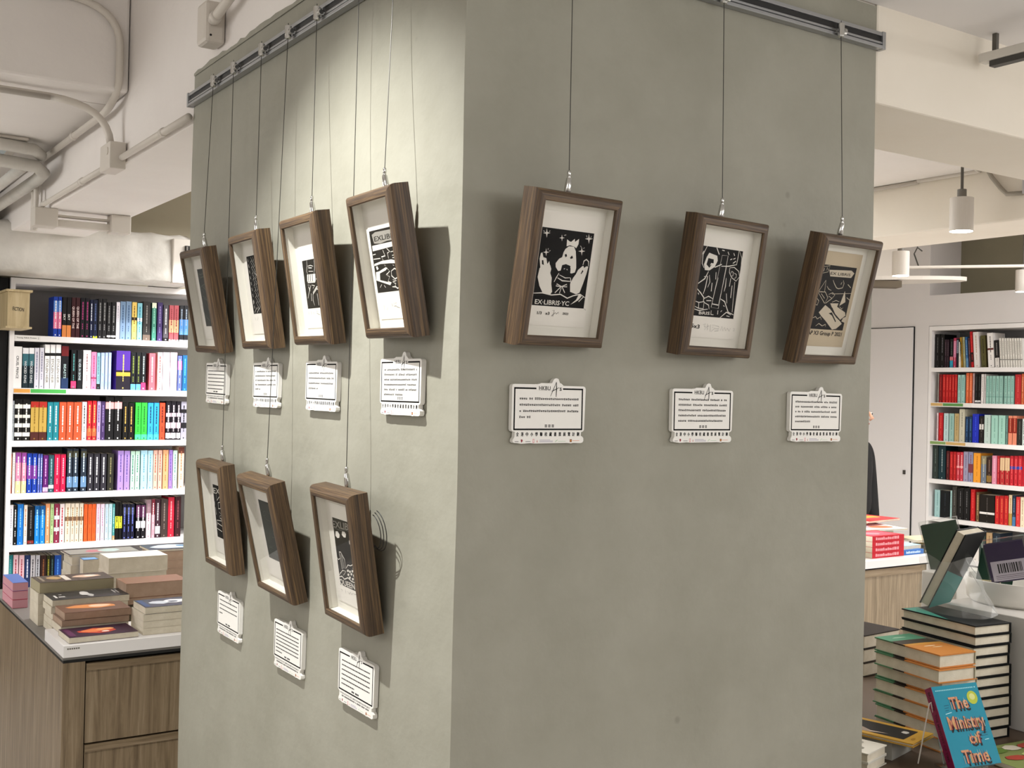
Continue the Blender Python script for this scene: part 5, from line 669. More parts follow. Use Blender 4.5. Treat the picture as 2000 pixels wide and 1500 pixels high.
# shelf edge strips
def strip(T, w, cols, label):
    o = MB().box(0, w, -.0015, -.0004, -.026, -.002, LAM).build('shelf_strip', T=T); tag(o, label, 'shelf label')
    x = 0
    for frac, c in cols:
        MB().flat([(x+.001, -.024), (x+w*frac-.001, -.024), (x+w*frac-.001, -.004), (x+.001, -.004)], -.0018, ink(c)).build('colour_panel', o); x += w*frac
    return o
o = strip(TR(.078, 4.6, 1.797), .125, [(1.0, 'dedcd8')], 'white paper shelf label reading Young Adult Fiction')
m = MB(); put_text(m, 'Young Adult Fiction  ]', (.008, -.016), (.115, -.016), .007, -.0022, ink('4a4848')); m.build('lettering', o)
strip(TR(.078, 4.6, 1.524), .31, [(.26, 'd89a4a'), (.57, '4aa84e'), (.17, 'eceae6')], 'orange and green promotional strip on the second shelf edge, fiction bookcase')
strip(TR(6.0, 3.448, 1.551, rz=-PI/2), .33, [(.30, 'c8a468'), (.50, '5a8c4c'), (.2, 'e0ddd8')], 'orange and green strip on the second shelf edge of the right bookcase')
strip(TR(6.0, 3.448, 1.277, rz=-PI/2), .36, [(.36, '7f9a5c'), (.44, 'c8a468'), (.2, 'e0ddd8')], 'green and tan strip on the third shelf edge of the right bookcase')
# FICTION sign box
s = empty('wooden_sign', TR(-.012, 4.30, 1.818)); tag(s, 'pale wooden box sign reading FICTION beside the left bookcase', 'sign')
b = MB().box(.004, .104, .004, .29, .010, .180, SIGNW).build('box_body', s)
MB().box(-.004, .116, -.004, .29, 0, .010, SIGNW).build('bottom_board', s); MB().box(-.004, .116, -.004, .29, .180, .191, SIGNW).build('top_board', s)
m = MB(); put_text(m, 'FICTION', (.026, .088), (.078, .084), .0185, .0035, ink('33302a')); m.build('lettering', b)
MB().box(.02, .09, .29, .302, .03, .16, SIGNW).build('mount', s)
# ------------------------------------------------------------ lying books
def lay_book(x, y, z, ln, wd, th, cover, label, group=None, yaw=0, pages=PAGES, art=None, hard=False, spine_front=False, marks=None, lift=0, cat='book', edge=None):
    """x,y front-left-bottom corner, ln along local x, wd along local y (front edge = fore edge unless spine_front)"""
    T = TR(x, y, z+.0004, rz=yaw)
    e = empty('book', T); tag(e, label, cat, group)
    t = .0007 if not hard else .0028; cm = cover if not isinstance(cover, str) else ink(cover, .4)
    em = ink(edge, .5) if edge else cm; ov = 0 if not hard else .003
    m = MB().box(0, ln, 0, wd, 0, t, cm).box(0, ln, 0, wd, th-t, th, cm)
    if spine_front: m.box(0, ln, -.0008, .0006, 0, th, em)
    else: m.box(0, ln, wd-.001, wd+.0008, 0, th, em)
    c = m.build('cover', e)
    p = MB().box(ov, ln-ov, ov+.0007, wd-.0015, t, th-t, pages)
    p.build('page_block', e)
    if art:
        a = MB(); k = 0
        for it in art:
            k += 1; y_ = th+.0002+.00008*k
            if it[0] == 'r': x0, x1, y0, y1 = it[1]; a.add([(x0*ln, y0*wd, y_), (x1*ln, y0*wd, y_), (x1*ln, y1*wd, y_), (x0*ln, y1*wd, y_)], [(0, 1, 2, 3)], ink(it[2]))
            elif it[0] == 'p': a.add([(q[0]*ln, q[1]*wd, y_) for q in it[1]], [tuple(range(len(it[1])))], ink(it[2]))
            elif it[0] == 't':
                vs, fs, w = text2d(it[1]); (ax, ay), (bx, by) = it[2]; h = it[3]
                A = Vector((ax*ln, ay*wd)); d_ = Vector((bx*ln, by*wd))-A; L_ = d_.length; d_.normalize(); n_ = Vector((-d_.y, d_.x))
                a.add([(A.x+d_.x*v[0]/w*L_+n_.x*v[1]*h, A.y+d_.y*v[0]/w*L_+n_.y*v[1]*h, y_) for v in vs], fs, ink(it[4]))
        a.build('cover_print', c)
    if marks and spine_front:
        a = MB(); rr = random.Random(int(x*1000)); q = ln*.10
        while q < ln*.80:
            l_ = ln*(.02+.03*rr.random()); h_ = th*(.35+.2*rr.random())
            a.flat([(q, th*.28), (q+l_, th*.28), (q+l_, th*.28+h_), (q, th*.28+h_)], -.0012, ink(marks)); q += l_+ln*.012
        a.build('spine_print', c)
    return e
def blob(cx, cy, rx, ry, n=9, seed=1):
    r = random.Random(seed); return [(cx+rx*math.cos(2*PI*k/n)*(.75+.4*r.random()), cy+ry*math.sin(2*PI*k/n)*(.75+.4*r.random())) for k in range(n)]
# ---- left display table
lt = empty('display_table', TR(-.249, 1.775, 0)); tag(lt, 'grey oak display table with drawers stacked with paperbacks, left of column', 'table')
TW, TD = 1.20, 1.24
MB().box(0, TW, 0.004, TD, .758, .765, mat('grey_table_top', '7c7873', .5)).build('table_top', lt)
MB().box(.001, TW-.004, .001, TD-.004, .750, .758, DARK).build('shadow_gap', lt)
MB().box(0, .018, 0, TD, 0, .750, WOODT).build('side_panel', lt); MB().box(TW-.018, TW, 0, TD, 0, .750, WOODT).build('side_panel', lt)
MB().box(.018, TW-.018, TD-.018, TD, 0, .750, WOODT).build('rear_panel', lt)
MB().box(.018, TW-.018, .030, .042, .04, .750, DARK).build('carcass', lt)
MB().box(.018, .062, -.001, .03, 0, .750, WOODT).build('stile', lt)
zt = .742
for k in range(3):
    dr = MB().box(.066, TW-.07, .003, .025, zt-.232, zt-.020, WOODT).build('drawer_front', lt)
    MB().box(.066, TW-.07, -.001, .022, zt-.020, zt, WOODX).build('finger_pull', dr)
    zt -= .238
sl = empty('display_riser', TR(-.248, 1.7755, .7655)); tag(sl, 'low white riser board along the front edge of the left table', 'riser')
b = MB().box(0, 1.0, 0, .262, 0, .0345, LAM).build('board', sl, bevel=.0006)
m = MB()
for q in range(6): m.flat([(.010+.006*q, .023), (.0145+.006*q, .023), (.0145+.006*q, .0275), (.010+.006*q, .0275)], -.0006, ink('77736a'))
m.build('sticker_marks', b)
G1 = 'paperbacks stacked on the left table'
lay_book(-.228, 1.797, .80, .199, .132, .0175, '3c2238', 'purple paperback with orange flame cover at the front corner of left table', G1, 0.02, edge='3c2238',
         art=[('p', blob(.5, .5, .28, .28, 11, 3), 'b8402c'), ('p', blob(.42, .52, .16, .18, 9, 5), 'e07a48'), ('p', blob(.62, .6, .15, .14, 9, 8), 'eaa06a'), ('p', blob(.58, .35, .06, .07, 7, 9), 'f0e0d0'), ('r', (.03, .12, .1, .9), '5c2c50')])
lay_book(-.222, 1.938, .8005, .2, .13, .0215, 'b8a898', 'cream edged paperback at the bottom of the brown paged pile, left table', G1, .01)
lay_book(-.220, 1.936, .8225, .199, .13, .018, '8a7466', 'brown paged paperback, second from top behind the flame cover book', G1, 0.0, pages=PAGEB)
lay_book(-.212, 1.938, .841, .197, .13, .022, '6a4a34', 'brown paged paperback with curled orange cover, top of pile behind flame book', G1, 0.012, pages=PAGEB, art=[('p', blob(.5, .6, .4, .25, 9, 4), 'd88a4a'), ('p', blob(.6, .6, .18, .16, 9, 6), 'e8c4a4')])
cols = ['d0c6b0', 'cfc5b2', 'b9a890', 'cbbfa8']
nm = ['lowest paperback', 'second lowest paperback', 'middle paperback', 'fourth paperback up']
z = .7655
for k in range(4):
    lay_book(-.213+random.uniform(-.003, .003), 2.115+random.uniform(-.003, .003), z, .236, .13, .0212, cols[k], nm[k]+' under the dark titled book by the left table edge', G1, random.uniform(-.01, .01), pages=PAGES if k < 2 else PAGES); z += .0214
lay_book(-.212, 2.115, z, .238, .13, .021, '34312f', 'dark grey cover paperback with white lettering by the left table edge', G1, .012,
         art=[('r', (.07, .10, .25, .6), 'd8d4ce'), ('r', (.12, .20, .3, .42), 'c8c4c0'), ('r', (.15, .19, .62, .7), 'a8a4a0'), ('p', blob(.48, .6, .07, .3, 11, 21), 'c8c4c0'), ('p', blob(.53, .35, .04, .2, 9, 22), 'b8b4b0'), ('r', (.86, .88, .4, .8), 'b8b4b0'), ('r', (.90, .92, .35, .75), 'b8b4b0')])
z = .7655
for k in range(3):
    lay_book(-.226, 2.262+.002*k, z, .232, .135, .0345, 'cfc6b4', ['bottom', 'middle', 'upper'][k]+' cream paged block of the tall pile at the left table edge', G1, 0.0); z += .0348
lay_book(-.222, 2.265, z, .236, .135, .0345, '4a4236', 'thick paperback with pale figure cover topping the left edge pile', G1, .02, pages=mat('olive_pages', 'a59c80', .85),
         art=[('p', blob(.25, .6, .1, .22, 9, 2), 'b89868'), ('r', (.36, .44, .15, .9), 'd8d0c4'), ('r', (.06, .1, .2, .9), '8a8070'), ('p', blob(.68, .55, .22, .2, 11, 7), 'd8b8a0'), ('p', blob(.75, .6, .1, .1, 9, 9), 'efe4d8')])
z = .7655
for k in range(3):
    lay_book(-.012, 1.812, z+.0345, .21, .135, .0205, 'c8bfae', ['bottom', 'second', 'third'][k]+' beige paperback of the short front pile beside the column edge', G1, 0.0 if k else .005); z += .0207
lay_book(-.006, 1.815, z+.0345, .205, .13, .021, '2f3444', 'paperback with white figures on slate cover beside the column edge', G1, .01,
         art=[('p', blob(.3, .5, .16, .2, 9, 12), 'c8ccd4'), ('p', blob(.55, .55, .2, .22, 11, 14), 'e0e0e4'), ('p', blob(.5, .5, .07, .1, 9, 15), '3a4054'), ('r', (.02, .1, .1, .9), '3c5078')])
z = .7655
for k in range(3):
    lay_book(.045+.004*k, 2.155, z, .215, .128, .0215, 'c9bfaa', ['lowest', 'middle', 'upper'][k]+' grey beige paperback beneath the thick brown paged books', G1, .0); z += .0217
lay_book(.026, 2.150, z, .205, .125, .022, '7a5040', 'brown paged book, lower of the thick pair beside the column', G1, .0, pages=PAGEB); z += .0222
lay_book(.024, 2.150, z, .205, .125, .0475, '8a6044', 'thick brown paged book with tan cover beside the column', G1, .01, pages=PAGEB)
z = .7655
for k in range(3):
    lay_book(.08, 2.62, z, .215, .14, .0315, 'cfc7b8', ['bottom', 'middle', 'upper'][k]+' cream paged volume beneath the very thick pale paperback', G1, .0); z += .0318
lay_book(.082, 2.615, z, .215, .14, .057, 'efe9df', 'very thick pale paperback with creased white cover, middle of left table', G1, .0)
z = .7655
for k in range(4):
    lay_book(-.010+.004*k, 2.84, z, .26, .14, .033, 'd4cfc8', ['bottom', 'second', 'third', 'fourth'][k]+' wide pale volume of the rear pile by the bookcase', G1, .0); z += .0333
lay_book(-.008, 2.845, z, .27, .138, .006, '1b1a1c', 'thin black edged book with floral cover topping the rear pile', G1, .02, art=[('r', (.02, .98, .05, .95), '9a9890'), ('p', blob(.4, .5, .12, .3, 9, 3), 'b87a80'), ('p', blob(.62, .5, .15, .3, 9, 5), 'b8ccc8')])
z = .7655
for k in range(4):
    lay_book(.30, 2.82, z, .21, .15, .0335, 'b8a090', ['bottom', 'second', 'third', 'fourth'][k]+' brown paged volume of the rear pile nearest the column', G1, .0, pages=PAGEB); z += .0338
lay_book(.29, 2.82, z, .21, .15, .008, '2a3a4a', 'thin book with blue and white picture cover on the rear right pile', G1, .01, art=[('p', blob(.5, .5, .4, .35, 12, 6), 'c4d4dc'), ('p', blob(.4, .5, .12, .16, 9, 4), 'e8ecee'), ('p', blob(.7, .55, .1, .16, 9, 4), '5a84a8')])
for k in range(3):
    lay_book(-.246, 2.60, .7655+k*.030, .05, .2, .029, ['c85a70', 'd8607a', '5a78c0'][k], ['lowest pink', 'middle pink', 'topmost blue'][k]+' spined book lying at the far left table edge', G1, 0, spine_front=False, pages=mat('pink_pages', 'c8909a', .8))
o = lay_book(.028, 2.775, .7655, .055, .055, .128, '2c5c9a', 'small blue boxed book standing between the rear piles', G1, 0, art=[('r', (.05, .95, .05, .95), '7aa8d8')])
# ---- right foreground table
rt_ = empty('display_table', TR(1.10, -.55, 0)); tag(rt_, 'low display table right of the column carrying hardback piles', 'table')
MB().box(0, 1.7, 0, 1.75, .62, .65, mat('brown_table_top', '5a4a3c', .5)).build('table_top', rt_)
for (a, b) in ((.03, .03), (1.61, .03), (.03, 1.66), (1.61, 1.66)): MB().box(a, a+.06, b, b+.06, 0, .62, WOODT).build('leg', rt_)
MB().box(.06, 1.64, .05, 1.7, .56, .62, WOODX).build('apron', rt_)
# orange landscape hardbacks
G2 = 'orange and green jacketed hardbacks in a pile'
z = .6505; T0 = R(-7)
JK = mat('orange_jacket', 'c8803c', .4)
def jacket_art(top):
    a = [('r', (0, 1, 0, 1), 'c8823a'), ('r', (0, 1, .72, 1), '4f8f70'), ('p', [(0, .55), (.3, .50), (.6, .56), (1, .52), (1, .72), (.5, .74), (0, .74)], '3a3328'), ('p', [(0, .50), (.4, .48), (1, .45), (1, .53), (.5, .56), (0, .56)], 'c8903c')]
    if top: a += [('p', blob(.48, .40, .18, .018, 12, 31), 'efd8b4'), ('p', blob(.58, .33, .16, .014, 12, 32), 'e8cda4'), ('p', blob(.45, .86, .2, .03, 9, 3), '8fb89c')]
    return a
def jacket_book(x, y, z, top, label, yaw):
    e = empty('book', TR(x, y, z, rz=yaw)); tag(e, label, 'book', G2)
    w, l, th = .131, .232, .0352
    m = MB()
    for z0 in (0, th-.003):
        m.box(0, w, 0, l*.52, z0, z0+.003, JK).box(0, w, l*.52, l*.70, z0, z0+.003, ink('2a2018')).box(0, w, l*.70, l, z0, z0+.003, ink('4f7f5c'))
    m.box(w-.002, w+.001, 0, l, 0, th, mat('jacket_spine', 'b9b49c', .5))
    c = m.build('dust_jacket', e)
    MB().box(.003, w-.003, .003, l-.003, .003, th-.003, PAGES).build('page_block', e)
    if top:
        a = MB(); k = 0
        for it in jacket_art(True):
            k += 1; zz_ = th+.0002+.00008*k
            if it[0] == 'r': x0, x1, y0, y1 = it[1]; a.add([(x0*w, y0*l, zz_), (x1*w, y0*l, zz_), (x1*w, y1*l, zz_), (x0*w, y1*l, zz_)], [(0, 1, 2, 3)], ink(it[2]))
            elif it[0] == 'p': a.add([(q[0]*w, q[1]*l, zz_) for q in it[1]], [tuple(range(len(it[1])))], ink(it[2]))
            else:
                vs, fs, ww = text2d(it[1]); (ax, ay), (bx, by) = it[2]; h = it[3]
                A = Vector((ax*w, ay*l)); d_ = Vector((bx*w, by*l))-A; L_ = d_.length; d_.normalize(); n_ = Vector((-d_.y, d_.x))
                a.add([(A.x+d_.x*v[0]/ww*L_+n_.x*v[1]*h, A.y+d_.y*v[0]/ww*L_+n_.y*v[1]*h, zz_) for v in vs], fs, ink(it[4]))
        a.build('cover_print', c)
nmz = ['bottom', 'second lowest', 'third lowest', 'middle', 'third highest', 'second highest', 'topmost']
dxs = [.004, -.006, .003, -.004, .010, -.012, 0]
for k in range(7):
    jacket_book(1.582+dxs[k], .179+dxs[-k-1]*.6, z, k == 6, nmz[k]+' orange and green jacketed hardback of the pile right of the column', T0+dxs[k]*1.5); z += .0362
# black hardbacks
G3 = 'black hardbacks in a tall pile'
HB = mat('black_cloth_cover', '0b0d0e', .6, spec=.2); HT = ink('14605c', .4)
z = .6505
nmb = ['bottom', 'second', 'third', 'fourth', 'fifth', 'sixth', 'seventh', 'eighth', 'ninth', 'tenth', 'topmost']
offs = [0, .006, .006, .006, .004, .004, .004, -.006, -.004, .002, 0]
for k in range(11):
    e = empty('book', TR(1.741+offs[k], .188, z, rz=R(-7))); tag(e, nmb[k]+' black hardback in the tall pile before the white pedestal, counted upwards', 'book', G3)
    w, l, th = .136, .262, .0276
    m = MB().box(0, w, 0, l, 0, .003, HB).box(0, w, 0, l, th-.003, th, HB).box(w-.001, w+.003, 0, l, 0, th, HB)
    c = m.build('cover', e)
    MB().box(.004, w-.001, .004, l-.004, .003, th-.003, PAGES).build('page_block', e)
    if k == 10:
        a = MB().add([(0.002, l*.35, th+.0003), (w*.45, l*.99, th+.0003), (.002, l*.99, th+.0003)], [(0, 1, 2)], ink('3f8a78')); a.build('cover_print', c)
    z += .0284
# white pedestal and bowl
o = MB().box(1.95, 2.50, -.15, .46, .6505, .965, mat('pedestal_white', 'd9d5d0', .45)).build('display_pedestal', bevel=.002); tag(o, 'white box pedestal under the white bowl behind the black hardbacks', 'pedestal')
bm = MB(); n = 96; prof = [(.0, .9655), (.150, .9655), (.160, .975), (.166, 1.035), (.163, 1.037), (.160, 1.035), (.154, .978), (.0, .972)]
vs = []; 
for r_, z_ in prof:
    for k in range(n): vs.append((2.19+max(r_, .001)*math.cos(2*PI*k/n), .33+max(r_, .001)*math.sin(2*PI*k/n), z_))
fs = []
for i in range(len(prof)-1):
    for k in range(n): fs.append((i*n+k, i*n+(k+1) % n, (i+1)*n+(k+1) % n, (i+1)*n+k))
bm.add(vs, fs, mat('bowl_white', 'dcd8d0', .4)); o = bm.build('round_bowl', smooth=True); tag(o, 'round white bowl holding wrapped books at the right picture edge', 'bowl')
def box_book(T, w, l, th, cm, pages, label, cat='book', hard=.003, art=None, wrap=False):
    """local: x thickness 0..th, y width 0..w, z length 0..l ; spine at y=w"""
    e = empty('book', T); tag(e, label, cat)
    m = MB().box(0, hard, 0, w, 0, l, cm).box(th-hard, th, 0, w, 0, l, cm).box(0, th, w-.001, w+.003, 0, l, cm); c = m.build('cover', e)
    MB().box(hard, th-hard, .003, w-.002, .003, l-.003, pages).build('page_block', e)
    if art: art(c)
    if wrap: MB().box(-.004, th+.004, -.006, w+.008, 0, l+.012, WRAPM).build('plastic_wrap', e)
    return e
def lean_art(c):
    m = MB(); x = .0298+.0003
    m.add([(x, 0, 0), (x, .157, 0), (x, .157, .085), (x, 0, .125)], [(0, 1, 2, 3)], ink('12706c')); m.build('cover_print', c)
    # triangular lower print: teal foot of the black jacket
box_book(TR(1.815, .42, .981, rz=R(-76.4), rx=R(-.65), ry=R(24.9)), .159, .242, .0298, HB, PAGES, 'black hardback with teal foot leaning upright on the black pile', art=lean_art)
# wrapped dark green books behind
GRN = mat('dark_green_wrap', '20382a', .25)
box_book(TR(2.53, .755, .972, rz=R(30), rx=R(-14)), .115, .180, .035, GRN, GRN, 'dark green wrapped book standing behind the leaning black hardback', hard=.003, wrap=True)
box_book(TR(2.195, .375, .988, rz=R(32), rx=R(8)), .10, .115, .028, ink('173a2c', .3), ink('173a2c', .3), 'short green book inside the white bowl')
def purple_art(c):
    m = MB(); x = -.0004
    m.add([(x, .005, .004), (x, .100, .004), (x, .100, .062), (x, .005, .062)], [(0, 1, 2, 3)], ink('b9b0bc')); k = .016
    r = random.Random(4)
    while k < .082:
        ww = .0012+.003*r.random(); m.add([(x-.0003, k, .026), (x-.0003, k+ww, .026), (x-.0003, k+ww, .054), (x-.0003, k, .054)], [(0, 1, 2, 3)], INKK); k += ww+.0016+.002*r.random()
    for q in range(3): m.add([(x-.0003, .012, .008+q*.005), (x-.0003, .092, .008+q*.005), (x-.0003, .092, .0095+q*.005), (x-.0003, .012, .0095+q*.005)], [(0, 1, 2, 3)], ink('6a606c'))
    m.build('barcode_label', c)
box_book(TR(2.125, .268, 1.050, rz=R(32.5), rx=R(-13)), .105, .115, .028, ink('24123c', .3), ink('24123c', .3), 'purple wrapped book with a barcode label on the white bowl', art=purple_art, wrap=True)
e = lay_book(2.10, .265, 1.005, .10, .07, .012, 'c8c0a4', 'beige card packet lying inside the bowl under the purple book', None, R(-20), art=[('r', (.35, .5, .45, .6), '4a4438'), ('r', (.55, .65, .42, .56), '4a4438')])
e = lay_book(2.075, .335, 1.022, .05, .06, .006, 'b8ac84', 'small tan card stuck in the bowl beside the green book', None, R(30))
# clear wrap around the leaning book
bg = MB(); nu, nv = 7, 5; rb = random.Random(11)
base = [Vector((1.768, .395, .9685)), Vector((1.765, .215, .9700)), Vector((1.875, .200, .9705)), Vector((1.935, .300, 1.005))]
top = [Vector((1.800, .400, 1.13)), Vector((1.815, .330, 1.10)), Vector((1.880, .300, 1.12)), Vector((1.925, .360, 1.135))]
vs = []
for i in range(nu+1):
    u = i/nu*3; a_ = min(int(u), 2); f_ = u-a_
    for j in range(nv+1):
        v = j/nv; p0 = base[a_].lerp(base[a_+1], f_); p1 = top[a_].lerp(top[a_+1], f_)
        q = p0.lerp(p1, v); vs.append(q+Vector(((rb.random()-.5)*.014, (rb.random()-.5)*.014, (rb.random()-.1)*.010*(j > 0))))
fs = [(i*(nv+1)+j, (i+1)*(nv+1)+j, (i+1)*(nv+1)+j+1, i*(nv+1)+j+1) for i in range(nu) for j in range(nv)]
bg.add(vs, fs, BAGM); o = bg.build('plastic_sleeve'); tag(o, 'crumpled clear plastic sleeve draped before the leaning black hardback', 'plastic sleeve')
# second white container behind
o = MB().box(2.42, 2.66, .72, .86, .6505, .968, mat('frosted_white', 'cfcbc4', .4)).build('storage_box', bevel=.004); tag(o, 'plain white storage box half hidden behind the leaning book', 'box')
# yellow framed picture book and white books
G4 = 'books at the front of the right table'
z = .6505
lay_book(1.285, .165, z, .105, .19, .0235, 'd0cdc0', 'lower white graphic book with black spine beside the column edge', G4, R(14), hard=True, edge='111111')
lay_book(1.285, .165, z+.024, .105, .19, .0235, 'dcd8cc', 'upper white graphic book with grey print beside the column edge', G4, R(14), hard=True, edge='111111',
         art=[('p', blob(.3, .2, .12, .06, 8, 2), '8a867a'), ('p', blob(.7, .3, .14, .05, 8, 5), 'a8a49a'), ('p', blob(.5, .55, .16, .05, 8, 6), '8a867a'), ('p', blob(.3, .75, .12, .05, 8, 7), '9a968a')])
o = MB().box(0, .12, 0, .20, 0, .049, mat('grey_block', 'a9a79f', .6)).build('book_support', T=TR(1.42, .20, .6505, rz=R(14))); tag(o, 'grey block under the yellow framed picture book', 'block')
lay_book(1.419, .137, .6995, .127, .27, .010, 'c89a3c', 'yellow bordered picture book with a dark photograph cover', G4, R(14), hard=True, edge='c89a3c',
         art=[('r', (.14, .86, .12, .86), '1a1614'), ('p', [(.14, .86), (.5, .86), (.42, .6), (.2, .42), (.14, .45)], '9a8878'), ('p', [(.2, .42), (.3, .3), (.24, .5)], 'c8b4a4'), ('p', blob(.62, .2, .1, .04, 8, 3), 'c8c4bc'), ('p', blob(.3, .06, .1, .02, 8, 3), 'a87c24'), ('p', blob(.5, .93, .3, .03, 10, 4), 'a87c24')])
# black book lying behind the orange pile
z = .6505
for k in range(3):
    lay_book(2.05, .80, z, .20, .14, .045, '16130f' if k == 2 else '3a342c', ['bottom', 'middle', 'topmost'][k]+' black covered volume of the pile behind the orange hardbacks', 'black volumes behind the orange pile', R(4), hard=True); z += .0455
# green activity book
lay_book(1.60, -.17, .6505, .33, .30, .012, '8c9a5c', 'colourful green activity book lying behind the teal novel', G4, R(-6), art=[('p', blob(.2+.17*(k % 5), .12+.19*(k//5), .09, .07, 8, k), ['e8e0d0', 'b84a3c', 'c8d48c', 'efe8dc', 'a87ca0', 'd8c84c', '6a8a3c'][k % 7]) for k in range(25)])
e = lay_book(1.80, -.015, .663, .075, .075, .002, 'c8dc3c', 'lime green sticky price tag on the activity book', None, R(-10), cat='price tag', art=[('r', (.3, .75, .3, .7), 'd8d8c8')])
# teal novel on its acrylic stand
T = TR(1.458, .044, .669, rz=R(-21.8), rx=R(-27.1), ry=R(-3.9))
e = empty('book', T); tag(e, 'turquoise novel with lettering built of books, facing out on an acrylic stand', 'book')
w, h, t = .129, .198, .030
TEAL = ink('128aa4', .35); MAG = ink('7c1a44', .35)
c = MB().box(0, w, 0, .0012, 0, h, TEAL).box(0, w, t-.0012, t, 0, h, TEAL).box(-.001, .0004, 0, t, 0, h, MAG).build('cover', e)
MB().box(.0006, w-.002, .0013, t-.0013, .001, h-.002, PAGES).build('page_block', e)
m = MB(); y = -.0004
q = .008
while q < .118: m.flat([(q, h-.0125), (q+.0040, h-.0125), (q+.0040, h-.0098), (q, h-.0098)], y, ink('8fd4e0')); q += .0049 if int(q*1000) % 5 else .007
k = 20
m.flat([(.105+.0145*math.cos(2*PI*q/k), h-.036+.0165*math.sin(2*PI*q/k)) for q in range(k)], y, ink('b8c43c')); m.flat([(.105+.008*math.cos(2*PI*q/k), h-.034+.008*math.sin(2*PI*q/k)) for q in range(k)], y-.0002, ink('d8dc8c'))
def blockword(word, x, z, hh, pitch):
    rr = random.Random(len(word)*7)
    cl_ = ['d8a06c', 'b84a4c', '7c2a34', 'e8cf7a', 'c46a48', '8a3a5c', '3a4a34', 'e8dcc8']
    put_text(m, word, (x+.003, z-.006), (x+pitch*len(word)+.003, z-.006), hh, y-.0002, ink('12181c'))
    put_text(m, word, (x, z), (x+pitch*len(word), z), hh, y-.0004, ink('8a3440'))
    put_text(m, word, (x-.0012, z+.0012), (x+pitch*len(word)-.0012, z+.0012), hh, y-.0006, ink('d39a72'))
    for j in range(len(word)*3):
        xx = x+pitch*len(word)*(j+.2)/(len(word)*3); m.flat([(xx, z), (xx+.0012, z), (xx+.0012, z+hh*(.5+.5*rr.random())), (xx, z+hh*(.5+.5*rr.random()))], y-.0008, ink(cl_[j % 8]))
blockword('The', .038, h-.060, .030, .017)
blockword('Ministry', .018, h-.108, .032, .0125)
blockword('of', .062, h-.146, .028, .017)
blockword('Time', .030, h-.190, .032, .018)
for q in range(3): m.flat([(.020, h-.050-q*.006), (.034-.002*q, h-.049-q*.006), (.034-.002*q, h-.0475-q*.006), (.020, h-.0485-q*.006)], y, ink('0c5c78'))
m.flat([(.018, h-.070), (.036, h-.067), (.036, h-.0655), (.018, h-.0685)], y, ink('b8ecf4'))
for q in range(4): m.flat([(.098, h-.112-q*.006), (.116, h-.111-q*.006), (.116, h-.1095-q*.006), (.098, h-.1105-q*.006)], y, ink('0c5c78'))
m.flat([(.104, h-.140), (.116, h-.139), (.116, h-.1375), (.104, h-.1385)], y, ink('b8ecf4'))
m.build('cover_print', c)
m = MB()
vs, fs, wt = text2d('BRADLEY   THE MINISTRY OF TIME')
hh = .010; L = h*.86
m.add([(-.0014, t/2+hh/2-v[1]*hh, h*.95-v[0]/wt*L) for v in vs], fs, ink('4a0f28')); m.build('spine_print', c)
st = empty('book_stand', TR(1.458, .044, .6505, rz=R(-21.8))); tag(st, 'clear acrylic easel stand behind the turquoise novel', 'book stand')
MB().tube([(-.045, .09, .004), (-.020, .085, .155), (-.016, .085, .157), (.0, .085, .10), (.02, .08, .004)], .0018, mat('acrylic_edge', 'd8d2c8', .2), 6).build('edge_rod', st)
MB().box(0, .12, .036, .039, .0, .15, ACRYL).build('back_plate', st, T=TR(0, 0.004, .004, rx=R(-27)))
MB().box(0, .12, -.03, .09, 0, .003, ACRYL).build('foot_plate', st)
MB().box(0, .12, -.03, -.027, .003, .02, ACRYL).build('front_lip', st)
# ---- mid right table
mt = empty('display_table', TR(2.90, 1.85, 0)); tag(mt, 'white topped oak table with magazines beyond the column on the right', 'table')
MB().box(0, 1.25, 0, .75, .765, .80, LAM).build('table_top', mt)
MB().box(.01, 1.24, .01, .74, .757, .765, DARK).build('shadow_gap', mt)
MB().box(.0, .9, .012, .03, .0, .757, WOODL).build('front_panel', mt); MB().box(0, .018, .03, .72, 0, .757, WOODT).build('side_panel', mt); MB().box(.882, .9, .03, .72, 0, .757, WOODT).build('side_panel', mt)
MB().box(.0, .9, .006, .012, .722, .757, WOODX).build('finger_pull', mt)
MB().box(.0, .9, .70, .72, .0, .757, WOODT).build('rear_panel', mt)
MB().box(.93, .97, .05, .09, 0, .765, WOODT).build('leg', mt); MB().box(1.18, 1.22, .05, .09, 0, .765, WOODT).build('leg', mt); MB().box(1.18, 1.22, .66, .70, 0, .765, WOODT).build('leg', mt)
G5 = 'books and magazines on the far right table'
z = .8005
for k in range(4):
    lay_book(3.455, 1.90, z, .235, .17, .026, 'b81c2c', ['bottom', 'second', 'third', 'topmost'][k]+' red spined book of the neat red pile on the far table', G5, 0, spine_front=True, marks='f0a0a8',
             art=[('r', (.05, .9, .1, .9), 'd85a68'), ('p', blob(.4, .5, .2, .2, 9, 2), 'e88a94')] if k == 3 else None); z += .0264
z = .8005
for k in range(3):
    lay_book(3.20, 1.92, z, .21, .16, .034, 'e6e0d4', ['bottom', 'middle', 'top'][k]+' white book of the pile beside the column edge on the far table', G5, 0); z += .0343
lay_book(3.70, 1.905, .8005, .15, .14, .022, '2a6ab8', 'blue and white spined book beside the red pile', G5, 0, spine_front=True, marks='c8e0f4')
lay_book(3.70, 1.925, .823, .17, .14, .018, 'a8d0ec', 'pale blue cover book on the blue spined book', G5, .05)
lay_book(3.86, 1.91, .8005, .10, .12, .022, '2a2e28', 'small black and green pocket book beside the blue one', G5, 0, spine_front=True, marks='c8c090')
lay_book(3.965, 1.915, .8005, .12, .14, .028, 'e0d070', 'yellow banded cream book at the end of the far table', G5, 0, spine_front=True)
